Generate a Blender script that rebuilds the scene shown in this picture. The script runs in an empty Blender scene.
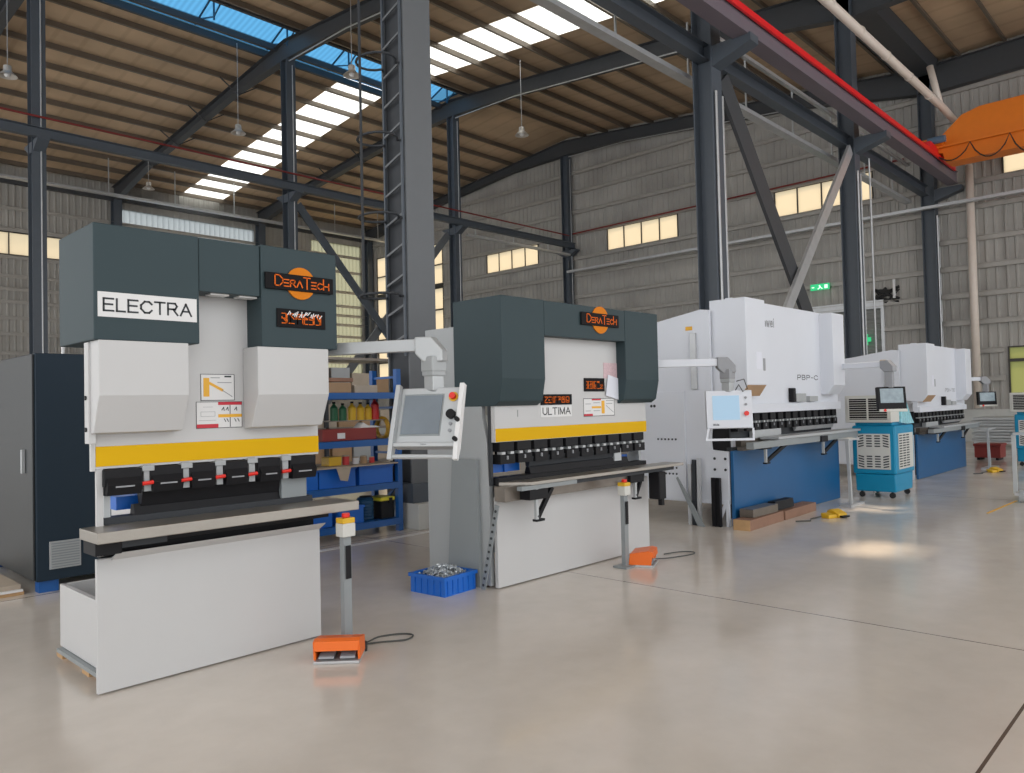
import bpy, bmesh, math, random
from mathutils import Matrix, Vector
random.seed(7)
SC = bpy.context.scene
COL = SC.collection
PI = math.pi

# ------------------------------------------------------------------ materials
def mat(name, col, rough=0.5, metal=0.0, noise=0.0, nscale=6.0, bump=0.0, bscale=40.0, coat=0.0, emit=None, estr=0.0, spec=0.5):
    m = bpy.data.materials.new(name); m.use_nodes = True
    nt = m.node_tree; b = nt.nodes['Principled BSDF']
    b.inputs['Base Color'].default_value = (*col, 1)
    b.inputs['Roughness'].default_value = rough
    b.inputs['Metallic'].default_value = metal
    b.inputs['Specular IOR Level'].default_value = spec
    if coat: b.inputs['Coat Weight'].default_value = coat; b.inputs['Coat Roughness'].default_value = 0.1
    if emit: b.inputs['Emission Color'].default_value = (*emit, 1); b.inputs['Emission Strength'].default_value = estr
    tc = nt.nodes.new('ShaderNodeTexCoord')
    if noise:
        n = nt.nodes.new('ShaderNodeTexNoise'); n.inputs['Scale'].default_value = nscale; n.inputs['Detail'].default_value = 5
        nt.links.new(tc.outputs['Object'], n.inputs['Vector'])
        mx = nt.nodes.new('ShaderNodeMix'); mx.data_type = 'RGBA'
        mx.inputs['A'].default_value = (*[c*(1-noise) for c in col], 1)
        mx.inputs['B'].default_value = (*[min(1, c*(1+noise)) for c in col], 1)
        nt.links.new(n.outputs['Fac'], mx.inputs['Factor']); nt.links.new(mx.outputs['Result'], b.inputs['Base Color'])
    if bump:
        n2 = nt.nodes.new('ShaderNodeTexNoise'); n2.inputs['Scale'].default_value = bscale
        nt.links.new(tc.outputs['Object'], n2.inputs['Vector'])
        bp = nt.nodes.new('ShaderNodeBump'); bp.inputs['Strength'].default_value = bump; bp.inputs['Distance'].default_value = 0.01
        nt.links.new(n2.outputs['Fac'], bp.inputs['Height']); nt.links.new(bp.outputs['Normal'], b.inputs['Normal'])
    return m

def translucent(name, col, mixd=0.35, waves=None):
    m = bpy.data.materials.new(name); m.use_nodes = True
    nt = m.node_tree; nt.nodes.clear()
    out = nt.nodes.new('ShaderNodeOutputMaterial'); t = nt.nodes.new('ShaderNodeBsdfTranslucent'); d = nt.nodes.new('ShaderNodeBsdfDiffuse')
    mx = nt.nodes.new('ShaderNodeMixShader'); mx.inputs[0].default_value = mixd
    t.inputs['Color'].default_value = (*col, 1); d.inputs['Color'].default_value = (*[c*0.8 for c in col], 1)
    nt.links.new(t.outputs[0], mx.inputs[1]); nt.links.new(d.outputs[0], mx.inputs[2]); nt.links.new(mx.outputs[0], out.inputs['Surface'])
    if waves:
        tc = nt.nodes.new('ShaderNodeTexCoord'); w = nt.nodes.new('ShaderNodeTexWave'); w.wave_type = 'BANDS'; w.bands_direction = waves[0]
        w.inputs['Scale'].default_value = waves[1]; w.inputs['Distortion'].default_value = 0.4; w.inputs['Detail'].default_value = 1
        nt.links.new(tc.outputs['Object'], w.inputs['Vector'])
        c = nt.nodes.new('ShaderNodeMix'); c.data_type = 'RGBA'
        c.inputs['A'].default_value = (*[x*0.80 for x in col], 1); c.inputs['B'].default_value = (*col, 1)
        nt.links.new(w.outputs['Fac'], c.inputs['Factor']); nt.links.new(c.outputs['Result'], t.inputs['Color'])
    return m

SLATE = mat('slate_paint', (0.036, 0.058, 0.066), 0.5, noise=0.05, nscale=3, spec=0.25)
WHITE = mat('white_paint', (0.55, 0.55, 0.55), 0.4, noise=0.03, nscale=2)
WHITE2 = mat('cool_white_paint', (0.68, 0.71, 0.77), 0.4, noise=0.03, nscale=2)
GREYP = mat('light_grey_paint', (0.38, 0.40, 0.41), 0.45, noise=0.03, nscale=2)
MIDGREY = mat('mid_grey_paint', (0.26, 0.285, 0.295), 0.45, noise=0.04)
YEL = mat('yellow_stripe', (0.72, 0.42, 0.003), 0.5, spec=0.15)
BLACK = mat('black_steel', (0.012, 0.012, 0.014), 0.5, noise=0.2, nscale=20, spec=0.2)
DARKST = mat('dark_steel', (0.040, 0.044, 0.050), 0.5, noise=0.15, nscale=8, spec=0.25)
STEEL = mat('machined_steel', (0.36, 0.335, 0.30), 0.34, 0.7, noise=0.12, nscale=5, bump=0.1)
ALU = mat('aluminium', (0.47, 0.49, 0.50), 0.42, 0.3, noise=0.04)
GALV = mat('galvanised_steel', (0.52, 0.53, 0.54), 0.4, 0.5, noise=0.15, nscale=5)
BEAMBR = mat('oiled_steel_beam', (0.19, 0.165, 0.14), 0.35, 0.5, noise=0.3, nscale=6)
BLUEM = mat('press_blue', (0.008, 0.095, 0.25), 0.38, noise=0.1, nscale=2)
RACKB = mat('rack_blue', (0.01, 0.10, 0.35), 0.4)
BINB = mat('bin_blue', (0.008, 0.13, 0.55), 0.42)
TEAL = mat('cooler_teal', (0.0, 0.25, 0.45), 0.4, noise=0.04)
WRAP = mat('cyan_film', (0.25, 0.62, 0.75), 0.15, noise=0.4, nscale=18, bump=0.9, bscale=14, coat=0.5)
CREAM = mat('cooler_cream', (0.62, 0.62, 0.58), 0.5)
ORANGE = mat('orange_paint', (0.85, 0.16, 0.015), 0.4)
CRANEO = mat('crane_orange', (0.80, 0.20, 0.008), 0.45, noise=0.06)
REDP = mat('red_paint', (0.75, 0.01, 0.015), 0.4)
DRED = mat('dark_red_pipe', (0.20, 0.018, 0.015), 0.5)
COLM = mat('column_grey_blue', (0.070, 0.085, 0.105), 0.45, noise=0.08)
COLL = mat('column_mid_grey', (0.125, 0.135, 0.145), 0.45, noise=0.05)
GIRDP = mat('girder_purple_grey', (0.15, 0.125, 0.15), 0.5)
RAFT = mat('rafter_dark', (0.050, 0.054, 0.060), 0.55, noise=0.1)
PURL = mat('purlin_brown_grey', (0.16, 0.13, 0.10), 0.4, 0.2, noise=0.2, nscale=2)
GIRT = mat('girt_galvanised', (0.40, 0.38, 0.35), 0.5, 0.2, noise=0.15)
PIPEB = mat('beige_pipe', (0.70, 0.62, 0.55), 0.45, noise=0.06)
PLASTER = mat('pale_wall_base', (0.55, 0.56, 0.54), 0.7, noise=0.08)
WOOD = mat('raw_wood', (0.50, 0.31, 0.15), 0.7, noise=0.25, nscale=12)
BROWNP = mat('brown_box_board', (0.27, 0.15, 0.10), 0.7, noise=0.2, nscale=9)
CARD = mat('cardboard', (0.40, 0.26, 0.15), 0.8, noise=0.15)
BEIGE = mat('dusty_board', (0.45, 0.38, 0.30), 0.7, noise=0.15)
CABN = mat('cabinet_navy', (0.014, 0.028, 0.044), 0.5, noise=0.04, spec=0.25)
CABG = mat('cabinet_grey', (0.032, 0.036, 0.038), 0.4, noise=0.04, spec=0.35)
RUBBER = mat('rubber', (0.02, 0.02, 0.02), 0.7)
CABLE = mat('cable_grey', (0.07, 0.075, 0.07), 0.6)
SCREEN = mat('screen_glass', (0.10, 0.13, 0.16), 0.12, noise=0.35, nscale=4, coat=0.6)
SCREENL = mat('screen_lit', (0.2, 0.3, 0.4), 0.2, emit=(0.35, 0.52, 0.66), estr=0.55)
SCREENW = mat('screen_pale', (0.2, 0.25, 0.28), 0.2, noise=0.5, nscale=14, emit=(0.3, 0.38, 0.42), estr=0.25)
BTNR = mat('red_button', (0.75, 0.02, 0.01), 0.35)
SIGNB = mat('sign_black', (0.008, 0.007, 0.008), 0.5, spec=0.12)
SIGNO = mat('sign_orange', (0.66, 0.20, 0.008), 0.5, spec=0.15)
SIGNO2 = mat('logo_orange', (0.80, 0.15, 0.012), 0.5, spec=0.15)
LABELW = mat('label_white', (0.74, 0.74, 0.74), 0.5)
INK = mat('ink_dark', (0.03, 0.035, 0.04), 0.6)
INKG = mat('ink_grey', (0.30, 0.31, 0.33), 0.6)
STRED = mat('sticker_red', (0.55, 0.02, 0.04), 0.5)
STYEL = mat('sticker_amber', (0.80, 0.42, 0.03), 0.5)
PINK = mat('paper_pink', (0.62, 0.45, 0.48), 0.6, noise=0.3, nscale=60)
PAPER = mat('paper_white', (0.74, 0.76, 0.84), 0.6)
GRN = mat('green_plastic', (0.02, 0.12, 0.05), 0.4)
YELP = mat('yellow_plastic', (0.70, 0.42, 0.02), 0.4)
YEL2 = mat('bright_yellow_plastic', (0.80, 0.72, 0.05), 0.4)
REDPL = mat('red_plastic', (0.55, 0.03, 0.03), 0.4)
RBOX = mat('dull_red_box', (0.25, 0.03, 0.025), 0.5)
LAMPM = mat('lamp_shade_pale', (0.55, 0.52, 0.48), 0.3, 0.3)
GLOW = mat('green_sign_lit', (0.0, 0.3, 0.1), 0.4, emit=(0.05, 0.9, 0.35), estr=0.55)
SIGNW = mat('sign_lit_white', (0.7, 0.8, 0.7), 0.4, emit=(0.7, 1, 0.8), estr=1.0)
SHUT = mat('shutter_grey', (0.25, 0.26, 0.25), 0.5, 0.2)
SCRAPM = mat('zinc_fittings', (0.55, 0.58, 0.60), 0.3, 0.7, noise=0.3, nscale=50)
FLINE = mat('white_floor_paint', (0.80, 0.80, 0.78), 0.4)
WINW = translucent('window_warm', (0.78, 0.71, 0.58), 0.15)
WINP = translucent('panel_pale', (0.34, 0.37, 0.38), 0.3)
WINP2 = translucent('panel_yellow', (0.34, 0.33, 0.22), 0.3)
WINY = translucent('window_yellow', (0.45, 0.46, 0.27), 0.15)
SKYW = translucent('skylight_white', (0.90, 0.95, 0.98), 0.1, ('X', 0.9))
SKYB = translucent('skylight_blue', (0.045, 0.17, 0.34), 0.1, ('X', 1.6))

# floor material: polished concrete with saw-cut joints
def floor_mat():
    m = bpy.data.materials.new('polished_concrete'); m.use_nodes = True
    nt = m.node_tree; N = nt.nodes; L = nt.links; b = N['Principled BSDF']
    geo = N.new('ShaderNodeNewGeometry')
    def noise(s, det=6, rough=0.55):
        n = N.new('ShaderNodeTexNoise'); n.inputs['Scale'].default_value = s; n.inputs['Detail'].default_value = det; n.inputs['Roughness'].default_value = rough
        L.new(geo.outputs['Position'], n.inputs['Vector']); return n
    n1 = noise(0.55, 8, 0.62); n2 = noise(5.0, 6); n3 = noise(0.9, 4)
    r = N.new('ShaderNodeValToRGB'); L.new(n1.outputs['Fac'], r.inputs['Fac'])
    r.color_ramp.elements[0].position = 0.3; r.color_ramp.elements[0].color = (0.60, 0.55, 0.495, 1)
    r.color_ramp.elements[1].position = 0.7; r.color_ramp.elements[1].color = (0.71, 0.655, 0.59, 1)
    mx = N.new('ShaderNodeMix'); mx.data_type = 'RGBA'; mx.blend_type = 'MULTIPLY'; mx.inputs['Factor'].default_value = 0.35
    r2 = N.new('ShaderNodeValToRGB'); L.new(n2.outputs['Fac'], r2.inputs['Fac'])
    r2.color_ramp.elements[0].position = 0.3; r2.color_ramp.elements[0].color = (0.84, 0.83, 0.81, 1); r2.color_ramp.elements[1].position = 0.65
    L.new(r.outputs['Color'], mx.inputs['A']); L.new(r2.outputs['Color'], mx.inputs['B'])
    sx = N.new('ShaderNodeSeparateXYZ'); L.new(geo.outputs['Position'], sx.inputs[0])
    def joint(sock, off, period, w):
        a = N.new('ShaderNodeMath'); a.operation = 'SUBTRACT'; L.new(sock, a.inputs[0]); a.inputs[1].default_value = off - period/2
        mo = N.new('ShaderNodeMath'); mo.operation = 'FLOORED_MODULO'; L.new(a.outputs[0], mo.inputs[0]); mo.inputs[1].default_value = period
        s = N.new('ShaderNodeMath'); s.operation = 'SUBTRACT'; L.new(mo.outputs[0], s.inputs[0]); s.inputs[1].default_value = period/2
        ab = N.new('ShaderNodeMath'); ab.operation = 'ABSOLUTE'; L.new(s.outputs[0], ab.inputs[0])
        lt = N.new('ShaderNodeMath'); lt.operation = 'LESS_THAN'; L.new(ab.outputs[0], lt.inputs[0]); lt.inputs[1].default_value = w
        return lt
    j1 = joint(sx.outputs['X'], 5.66, 7.9, 0.006); j2 = joint(sx.outputs['Y'], 0.87, 7.0, 0.008)
    mxx = N.new('ShaderNodeMath'); mxx.operation = 'MAXIMUM'; L.new(j1.outputs[0], mxx.inputs[0]); L.new(j2.outputs[0], mxx.inputs[1])
    mj = N.new('ShaderNodeMix'); mj.data_type = 'RGBA'; L.new(mxx.outputs[0], mj.inputs['Factor']); L.new(mx.outputs['Result'], mj.inputs['A']); mj.inputs['B'].default_value = (0.10, 0.08, 0.065, 1)
    L.new(mj.outputs['Result'], b.inputs['Base Color'])
    rr = N.new('ShaderNodeMapRange'); rr.inputs['From Min'].default_value = 0.3; rr.inputs['From Max'].default_value = 0.7
    rr.inputs['To Min'].default_value = 0.11; rr.inputs['To Max'].default_value = 0.24; L.new(n3.outputs['Fac'], rr.inputs['Value']); L.new(rr.outputs[0], b.inputs['Roughness'])
    b.inputs['Specular IOR Level'].default_value = 0.55
    return m
FLOORM = floor_mat()

def band_mat(name, c1, c2, dirn, scale, rough=0.6, noise=0.15):
    m = bpy.data.materials.new(name); m.use_nodes = True
    nt = m.node_tree; N = nt.nodes; L = nt.links; b = N['Principled BSDF']; b.inputs['Roughness'].default_value = rough
    geo = N.new('ShaderNodeNewGeometry')
    w = N.new('ShaderNodeTexWave'); w.bands_direction = dirn; w.inputs['Scale'].default_value = scale; L.new(geo.outputs['Position'], w.inputs['Vector'])
    r = N.new('ShaderNodeValToRGB'); L.new(w.outputs['Fac'], r.inputs['Fac'])
    r.color_ramp.elements[0].position = 0.02; r.color_ramp.elements[0].color = (*c2, 1); r.color_ramp.elements[1].position = 0.12; r.color_ramp.elements[1].color = (*c1, 1)
    n = N.new('ShaderNodeTexNoise'); n.inputs['Scale'].default_value = 0.5; n.inputs['Detail'].default_value = 4; L.new(geo.outputs['Position'], n.inputs['Vector'])
    mx = N.new('ShaderNodeMix'); mx.data_type = 'RGBA'; mx.blend_type = 'MULTIPLY'; mx.inputs['Factor'].default_value = 1
    r2 = N.new('ShaderNodeValToRGB'); L.new(n.outputs['Fac'], r2.inputs['Fac']); r2.color_ramp.elements[0].position = 0.3; r2.color_ramp.elements[0].color = (1-noise*2,)*3+(1,); r2.color_ramp.elements[1].position = 0.7
    L.new(r.outputs['Color'], mx.inputs['A']); L.new(r2.outputs['Color'], mx.inputs['B']); L.new(mx.outputs['Result'], b.inputs['Base Color'])
    return m
ROOFM = band_mat('roof_insulation_tan', (0.62, 0.455, 0.30), (0.55, 0.40, 0.26), 'X', 0.35)
WALLM = band_mat('wall_cladding', (0.44, 0.425, 0.395), (0.42, 0.405, 0.375), 'Z', 0.12)

# ------------------------------------------------------------------ geometry helpers
class G:
    def __init__(s): s.bm = bmesh.new(); s.M = Matrix.Identity(4)
    def _v(s, p): return s.bm.verts.new(s.M @ Vector(p))
    def face(s, pts):
        try: s.bm.faces.new([s._v(p) for p in pts])
        except ValueError: pass
        return s
    def box(s, x0, x1, y0, y1, z0, z1):
        v = [s._v(p) for p in ((x0,y0,z0),(x1,y0,z0),(x1,y1,z0),(x0,y1,z0),(x0,y0,z1),(x1,y0,z1),(x1,y1,z1),(x0,y1,z1))]
        for f in ((0,3,2,1),(4,5,6,7),(0,1,5,4),(1,2,6,5),(2,3,7,6),(3,0,4,7)): s.bm.faces.new([v[i] for i in f])
        return s
    def prism(s, prof, a0, a1, axis='x'):      # prof 2-D: axis x -> (y,z); axis y -> (x,z); axis z -> (x,y)
        def P(q, a): return (a, q[0], q[1]) if axis == 'x' else (q[0], a, q[1]) if axis == 'y' else (q[0], q[1], a)
        A = [s._v(P(q, a0)) for q in prof]; B = [s._v(P(q, a1)) for q in prof]; n = len(prof)
        s.bm.faces.new(A); s.bm.faces.new(B[::-1])
        for i in range(n): s.bm.faces.new([A[i], B[i], B[(i+1) % n], A[(i+1) % n]])
        return s
    def bar(s, p0, p1, w, h=None):             # rectangular bar between two points
        h = h or w; p0 = Vector(p0); p1 = Vector(p1); d = (p1-p0).normalized()
        up = Vector((0,0,1)) if abs(d.z) < 0.95 else Vector((0,1,0))
        a = d.cross(up).normalized(); b = a.cross(d).normalized(); V = []
        for p in (p0, p1):
            for i, j in ((-1,-1),(1,-1),(1,1),(-1,1)): V.append(s._v(p + a*i*w/2 + b*j*h/2))
        for f in ((0,1,2,3),(7,6,5,4),(0,4,5,1),(1,5,6,2),(2,6,7,3),(3,7,4,0)): s.bm.faces.new([V[i] for i in f])
        return s
    def tube(s, pts, r, n=8, closed=False):
        pts = [Vector(p) for p in pts]; rings = []; m = len(pts); ref = None
        for i, p in enumerate(pts):
            if closed: d = (pts[(i+1) % m]-pts[i-1]).normalized()
            else: d = (pts[min(i+1, m-1)]-pts[max(i-1, 0)]).normalized()
            if ref is None: ref = Vector((0,0,1)) if abs(d.z) < 0.9 else Vector((1,0,0))
            a = (ref - d*ref.dot(d))
            if a.length < 1e-4: a = d.orthogonal()
            a.normalize(); ref = a; b = d.cross(a)
            rr = r[i] if isinstance(r, (list, tuple)) else r
            rings.append([s._v(p + (a*math.cos(2*PI*k/n) + b*math.sin(2*PI*k/n))*rr) for k in range(n)])
        for i in range(m if closed else m-1):
            A = rings[i]; B = rings[(i+1) % m]
            for k in range(n): s.bm.faces.new([A[k], A[(k+1) % n], B[(k+1) % n], B[k]])
        if not closed: s.bm.faces.new(rings[0][::-1]); s.bm.faces.new(rings[-1])
        return s
    def lathe(s, prof, c=(0,0,0), n=20):       # (r,z) profile about vertical axis at c
        R = []
        for r, z in prof: R.append([s._v((c[0]+r*math.cos(2*PI*k/n), c[1]+r*math.sin(2*PI*k/n), c[2]+z)) for k in range(n)])
        for i in range(len(R)-1):
            for k in range(n): s.bm.faces.new([R[i][k], R[i][(k+1) % n], R[i+1][(k+1) % n], R[i+1][k]])
        s.bm.faces.new(R[0][::-1]); s.bm.faces.new(R[-1])
        return s
    def disc(s, cx, y0, y1, cz, r, n=28, axis='y'):
        s.prism([(cx+r*math.cos(2*PI*k/n), cz+r*math.sin(2*PI*k/n)) for k in range(n)], y0, y1, axis); return s
    def build(s, name, m, parent=None, bevel=0.0, smooth=False):
        bmesh.ops.recalc_face_normals(s.bm, faces=s.bm.faces)
        if parent is not None:
            w = Vector(parent['_w']) if '_w' in parent else Vector((0,0,0))
            bmesh.ops.translate(s.bm, verts=s.bm.verts, vec=-w)
        me = bpy.data.meshes.new(name); s.bm.to_mesh(me); s.bm.free()
        o = bpy.data.objects.new(name, me); COL.objects.link(o); me.materials.append(m)
        if smooth:
            for p in me.polygons: p.use_smooth = True
        if parent is not None:
            o.parent = parent; o['_w'] = parent['_w'] if '_w' in parent else (0,0,0)
        if bevel:
            b = o.modifiers.new('bevel', 'BEVEL'); b.width = bevel; b.segments = 2; b.limit_method = 'ANGLE'; b.angle_limit = 0.6
        return o

def smooth(P, n=6):
    P = [Vector(p) for p in P]; Q = []
    for i in range(len(P)-1):
        a, b, c, d = P[max(i-1, 0)], P[i], P[i+1], P[min(i+2, len(P)-1)]
        for k in range(n):
            t = k/n; Q.append(0.5*((2*b)+(c-a)*t+(2*a-5*b+4*c-d)*t*t+(3*b-a-3*c+d)*t**3))
    return Q+[P[-1]]

def thing(name, label, cat, loc, group=None):
    o = bpy.data.objects.new(name, None); COL.objects.link(o); o.location = loc; o['_w'] = tuple(loc)
    o.empty_display_size = 0.1
    o['label'] = label; o['category'] = cat
    if group: o['group'] = group
    return o
def tag(o, label, cat, group=None, kind=None):
    o['label'] = label; o['category'] = cat
    if group: o['group'] = group
    if kind: o['kind'] = kind
    return o
def struct(o, label=None, cat=None):
    o['kind'] = 'structure'
    if label: o['label'] = label
    if cat: o['category'] = cat
    return o
def B(name, m, parent, x0, x1, y0, y1, z0, z1, bevel=0.0, M=None):
    g = G()
    if M is not None: g.M = M
    return g.box(x0, x1, y0, y1, z0, z1).build(name, m, parent, bevel)

FONT = {'A': (1.0, [(0,0,.5,1),(.5,1,1,0),(.2,.36,.8,.36)]), 'B': (.8, [(0,0,0,1),(0,1,.7,1),(.7,1,.85,.78),(.85,.78,.7,.53),(0,.53,.7,.53),(.7,.53,.95,.28),(.95,.28,.75,0),(.75,0,0,0)]),
 'C': (.95, [(1,.78,.75,.97),(.75,.97,.35,.97),(.35,.97,0,.65),(0,.65,0,.35),(0,.35,.35,.03),(.35,.03,.75,.03),(.75,.03,1,.24)]), 'D': (.85, [(0,0,0,1),(0,1,.6,1),(.6,1,1,.65),(1,.65,1,.35),(1,.35,.6,0),(.6,0,0,0)]),
 'E': (.8, [(0,0,0,1),(0,1,1,1),(0,.53,.9,.53),(0,0,1,0)]), 'H': (.8, [(0,0,0,1),(1,0,1,1),(0,.5,1,.5)]), 'I': (.1, [(.5,0,.5,1)]), 'i': (.12, [(.5,0,.5,.70),(.5,.92,.5,1)]),
 'L': (.68, [(0,1,0,0),(0,0,1,0)]), 'M': (1.0, [(0,0,0,1),(0,1,.5,.05),(.5,.05,1,1),(1,1,1,0)]), 'P': (.8, [(0,0,0,1),(0,1,.75,1),(.75,1,1,.75),(1,.75,.75,.46),(.75,.46,0,.46)]),
 'R': (.88, [(0,0,0,1),(0,1,.75,1),(.75,1,.95,.75),(.95,.75,.75,.49),(.75,.49,0,.49),(.55,.49,1,0)]), 'T': (.88, [(0,1,1,1),(.5,1,.5,0)]), 'U': (.85, [(0,1,0,.3),(0,.3,.3,.02),(.3,.02,.7,.02),(.7,.02,1,.3),(1,.3,1,1)]),
 'Y': (.85, [(0,1,.5,.5),(1,1,.5,.5),(.5,.5,.5,0)]), 'a': (.6, [(.05,.6,.5,.66),(.5,.66,1,.5),(1,.5,1,0),(1,.3,.3,.35),(.3,.35,0,.15),(0,.15,.4,0),(.4,0,1,.15)]), 'e': (.6, [(0,.35,1,.35),(1,.35,.8,.62),(.8,.62,.3,.66),(.3,.66,0,.35),(0,.35,.3,.02),(.3,.02,1,.08)]),
 'w': (.85, [(0,.66,.25,0),(.25,0,.5,.6),(.5,.6,.75,0),(.75,0,1,.66)]), '-': (.45, [(0,.45,1,.45)]), '0': (.7, [(0,.25,0,.75),(0,.75,.5,1),(.5,1,1,.75),(1,.75,1,.25),(1,.25,.5,0),(.5,0,0,.25)]), '1': (.35, [(0,.8,1,1),(1,1,1,0)])}
def text_fit(s, name, m, parent, x0, x1, z0, z1, y, depth=0.003, M=None, weight=0.13):
    H = z1-z0; gap = .30; tot = sum(FONT[c][0] for c in s)+gap*(len(s)-1); k = (x1-x0)/tot; x = x0; seg = []; st = H*weight
    for c in s:
        w_, L_ = FONT[c]
        for a, b, e, f in L_: seg.append((x+a*w_*k, z0+st/2+b*(H-st), x+e*w_*k, z0+st/2+f*(H-st)))
        x += (w_+gap)*k
    return strokes(name, m, parent, seg, y, st, M, min(depth, .002))

def strokes(name, m, parent, segs, y, w, M=None, d=0.003):
    g = G()
    if M is not None: g.M = M
    for (xa, za, xb, zb) in segs:
        dx, dz = xb-xa, zb-za; L = math.hypot(dx, dz) or 1; nx, nz = -dz/L*w/2, dx/L*w/2
        ex, ez = dx/L*w/2, dz/L*w/2
        g.prism([(xa-ex+nx, za-ez+nz), (xa-ex-nx, za-ez-nz), (xb+ex-nx, zb+ez-nz), (xb+ex+nx, zb+ez+nz)], y-d, y, 'y')
    return g.build(name, m, parent)

def copy_tree(o, parent=None):
    c = o.copy(); COL.objects.link(c); c.parent = parent
    for ch in list(o.children): copy_tree(ch, c)
    return c

# ------------------------------------------------------------------ the hall
VA, VB, VL, UE = 24.3, 7.8, 41.5, 30.0
FR = [30.0-0.3, 22.1, 14.2, 6.3, -1.6]
def zr(v):
    if v > VA: return 15.1 - 0.095*(v-VA)
    if v > VB: return 15.1 - 0.10*(VA-v)
    return 13.45 + 0.02*(VB-v)
V0, U0 = -9.0, -9.0

struct(G().box(U0-2, UE+0.3, V0-2, VL+0.3, -0.2, 0).build('floor', FLOORM), 'polished beige concrete floor with saw-cut joints', 'floor')

def corr(g, axis, fixed, a0, a1, zb, zt, pitch=0.28, dep=0.035, sgn=-1):
    """ribbed cladding sheet: runs along `axis`, ribs vertical. zt may be a function."""
    n = max(1, int(round((a1-a0)/pitch))); st = (a1-a0)/n; pts = []
    for i in range(n):
        s = a0+i*st; pts += [(s, 0), (s+st*0.62, 0), (s+st*0.70, dep), (s+st*0.90, dep)]
    pts.append((a1, 0)); prev = None
    for a, d in pts:
        f = fixed+sgn*d; t = zt(a) if callable(zt) else zt; b = zb(a) if callable(zb) else zb
        P = [(a, f, b), (a, f, t)] if axis == 'x' else [(f, a, b), (f, a, t)]
        V = [g._v(p) for p in P]
        if prev: g.bm.faces.new([prev[0], V[0], V[1], prev[1]])
        prev = V
def wall_with_holes(name, axis, fixed, a0, a1, zb, top, holes, mat_, lab):
    g = G(); xs = sorted({a0, a1, *[h[0] for h in holes], *[h[1] for h in holes]})
    for s, e in zip(xs, xs[1:]):
        hs = sorted([(h[2], h[3]) for h in holes if h[0] <= s+1e-6 and h[1] >= e-1e-6]); z = zb
        for lo, hi in hs:
            if lo > z: corr(g, axis, fixed, s, e, z, lo)
            z = hi
        corr(g, axis, fixed, s, e, z, top)
    o = g.build(name, mat_); m = o.modifiers.new('s', 'SOLIDIFY'); m.thickness = 0.012; m.offset = 0
    return struct(o, lab, 'wall')

def window_unit(name, axis, fixed, a0, a1, z0, z1, nm, glass, frame, trans=(), lab=''):
    fr = G()
    def bx(g, s, e, lo, hi, d=0.05):
        if axis == 'x': g.box(s, e, fixed-d, fixed+d, lo, hi)
        else: g.box(fixed-d, fixed+d, s, e, lo, hi)
    t = 0.045
    bx(fr, a0, a1, z0, z0+t); bx(fr, a0, a1, z1-t, z1); bx(fr, a0, a0+t, z0+t, z1-t); bx(fr, a1-t, a1, z0+t, z1-t)
    for i in range(1, nm):
        a = a0+(a1-a0)*i/nm; bx(fr, a-t/2, a+t/2, z0+t, z1-t, 0.04)
    for (lo, hi) in trans: bx(fr, a0+t, a1-t, lo, hi, 0.06)
    o = struct(fr.build(name, frame), lab, 'window')
    p = G(); bx(p, a0+t/2, a1-t/2, z0+t/2, z1-t/2, 0.004); p.build('pane', glass, o)
    return o
WF = mat('window_frame_dark', (0.05, 0.045, 0.04), 0.5)
end_w = [(9.75, 13.6, 8.98, 10.08, 4), (18.1, 22.05, 8.98, 10.08, 4), (26.5, 30.4, 8.98, 10.08, 4), (1.9, 5.62, 8.98, 10.08, 4)]
holes = [(a, b, c, d) for a, b, c, d, n in end_w] + [(34.1, 40.6, 2.5, 11.4), (2.4, 5.66, 1.12, 3.2), (9.55, 12.6, 1.1, 4.9)]
wall_with_holes('wall_end', 'y', UE, V0, VL, 1.1, lambda v: zr(v)+0.02, holes, WALLM, 'far ribbed grey cladding end wall of the hall')
g = G(); g.box(UE-0.12, UE+0.12, V0, 9.55, 0, 1.1); g.box(UE-0.12, UE+0.12, 12.6, VL, 0, 1.1)
struct(g.build('trim_1', PLASTER), 'pale rendered low wall under the end cladding', 'wall base')
k = 1
for a, b, c, d, n in end_w:
    window_unit('window_%d' % k, 'y', UE, a, b, c, d, n, WINW, WF, lab='high strip of four frosted panes in end wall'); k += 1
window_unit('window_5', 'y', UE, 34.1, 40.6, 2.5, 11.4, 5, WINW, WF, ((8.7, 9.0), (6.0, 6.08), (7.4, 7.48), (10.1, 10.16), (4.5, 4.58)), 'tall glazed bay of the end wall near the far corner')
window_unit('window_6', 'y', UE, 2.4, 5.66, 1.12, 3.2, 3, WINY, WF, ((2.68, 2.78),), 'low black framed window with yellowish panes')
left_w = [(5.0, 11.85), (-4, 1.5)]
lholes = [(a, b, 9.2, 10.3) for a, b in left_w] + [(14.5, 21.8, 3.05, 12.15), (25.65, 29.25, 3.05, 12.15)]
wall_with_holes('wall_left', 'x', VL, U0, UE, 1.1, zr(VL)+0.02, lholes, WALLM, 'ribbed grey side wall beyond the far bay')
struct(G().box(U0, UE, VL-0.12, VL+0.12, 0, 1.1).build('trim_2', PLASTER), 'pale rendered low wall under the side cladding', 'wall base')
for a, b in left_w:
    k += 1; window_unit('window_%d' % (k+1), 'x', VL, a, b, 9.2, 10.3, 6, WINW, WF, lab='high strip of frosted panes in the side wall')
for nm, a, b, gl, lb in (('window_31', 14.45, 21.85, WINP, 'pale translucent ribbed panel high in the side wall'), ('window_32', 25.6, 29.3, WINP2, 'pale yellowish translucent panel in the side wall next to the corner')):
    g = G(); corr(g, 'x', VL-0.045, a, b, 3.0, 12.2); struct(g.build(nm, gl), lb, 'window')
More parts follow.
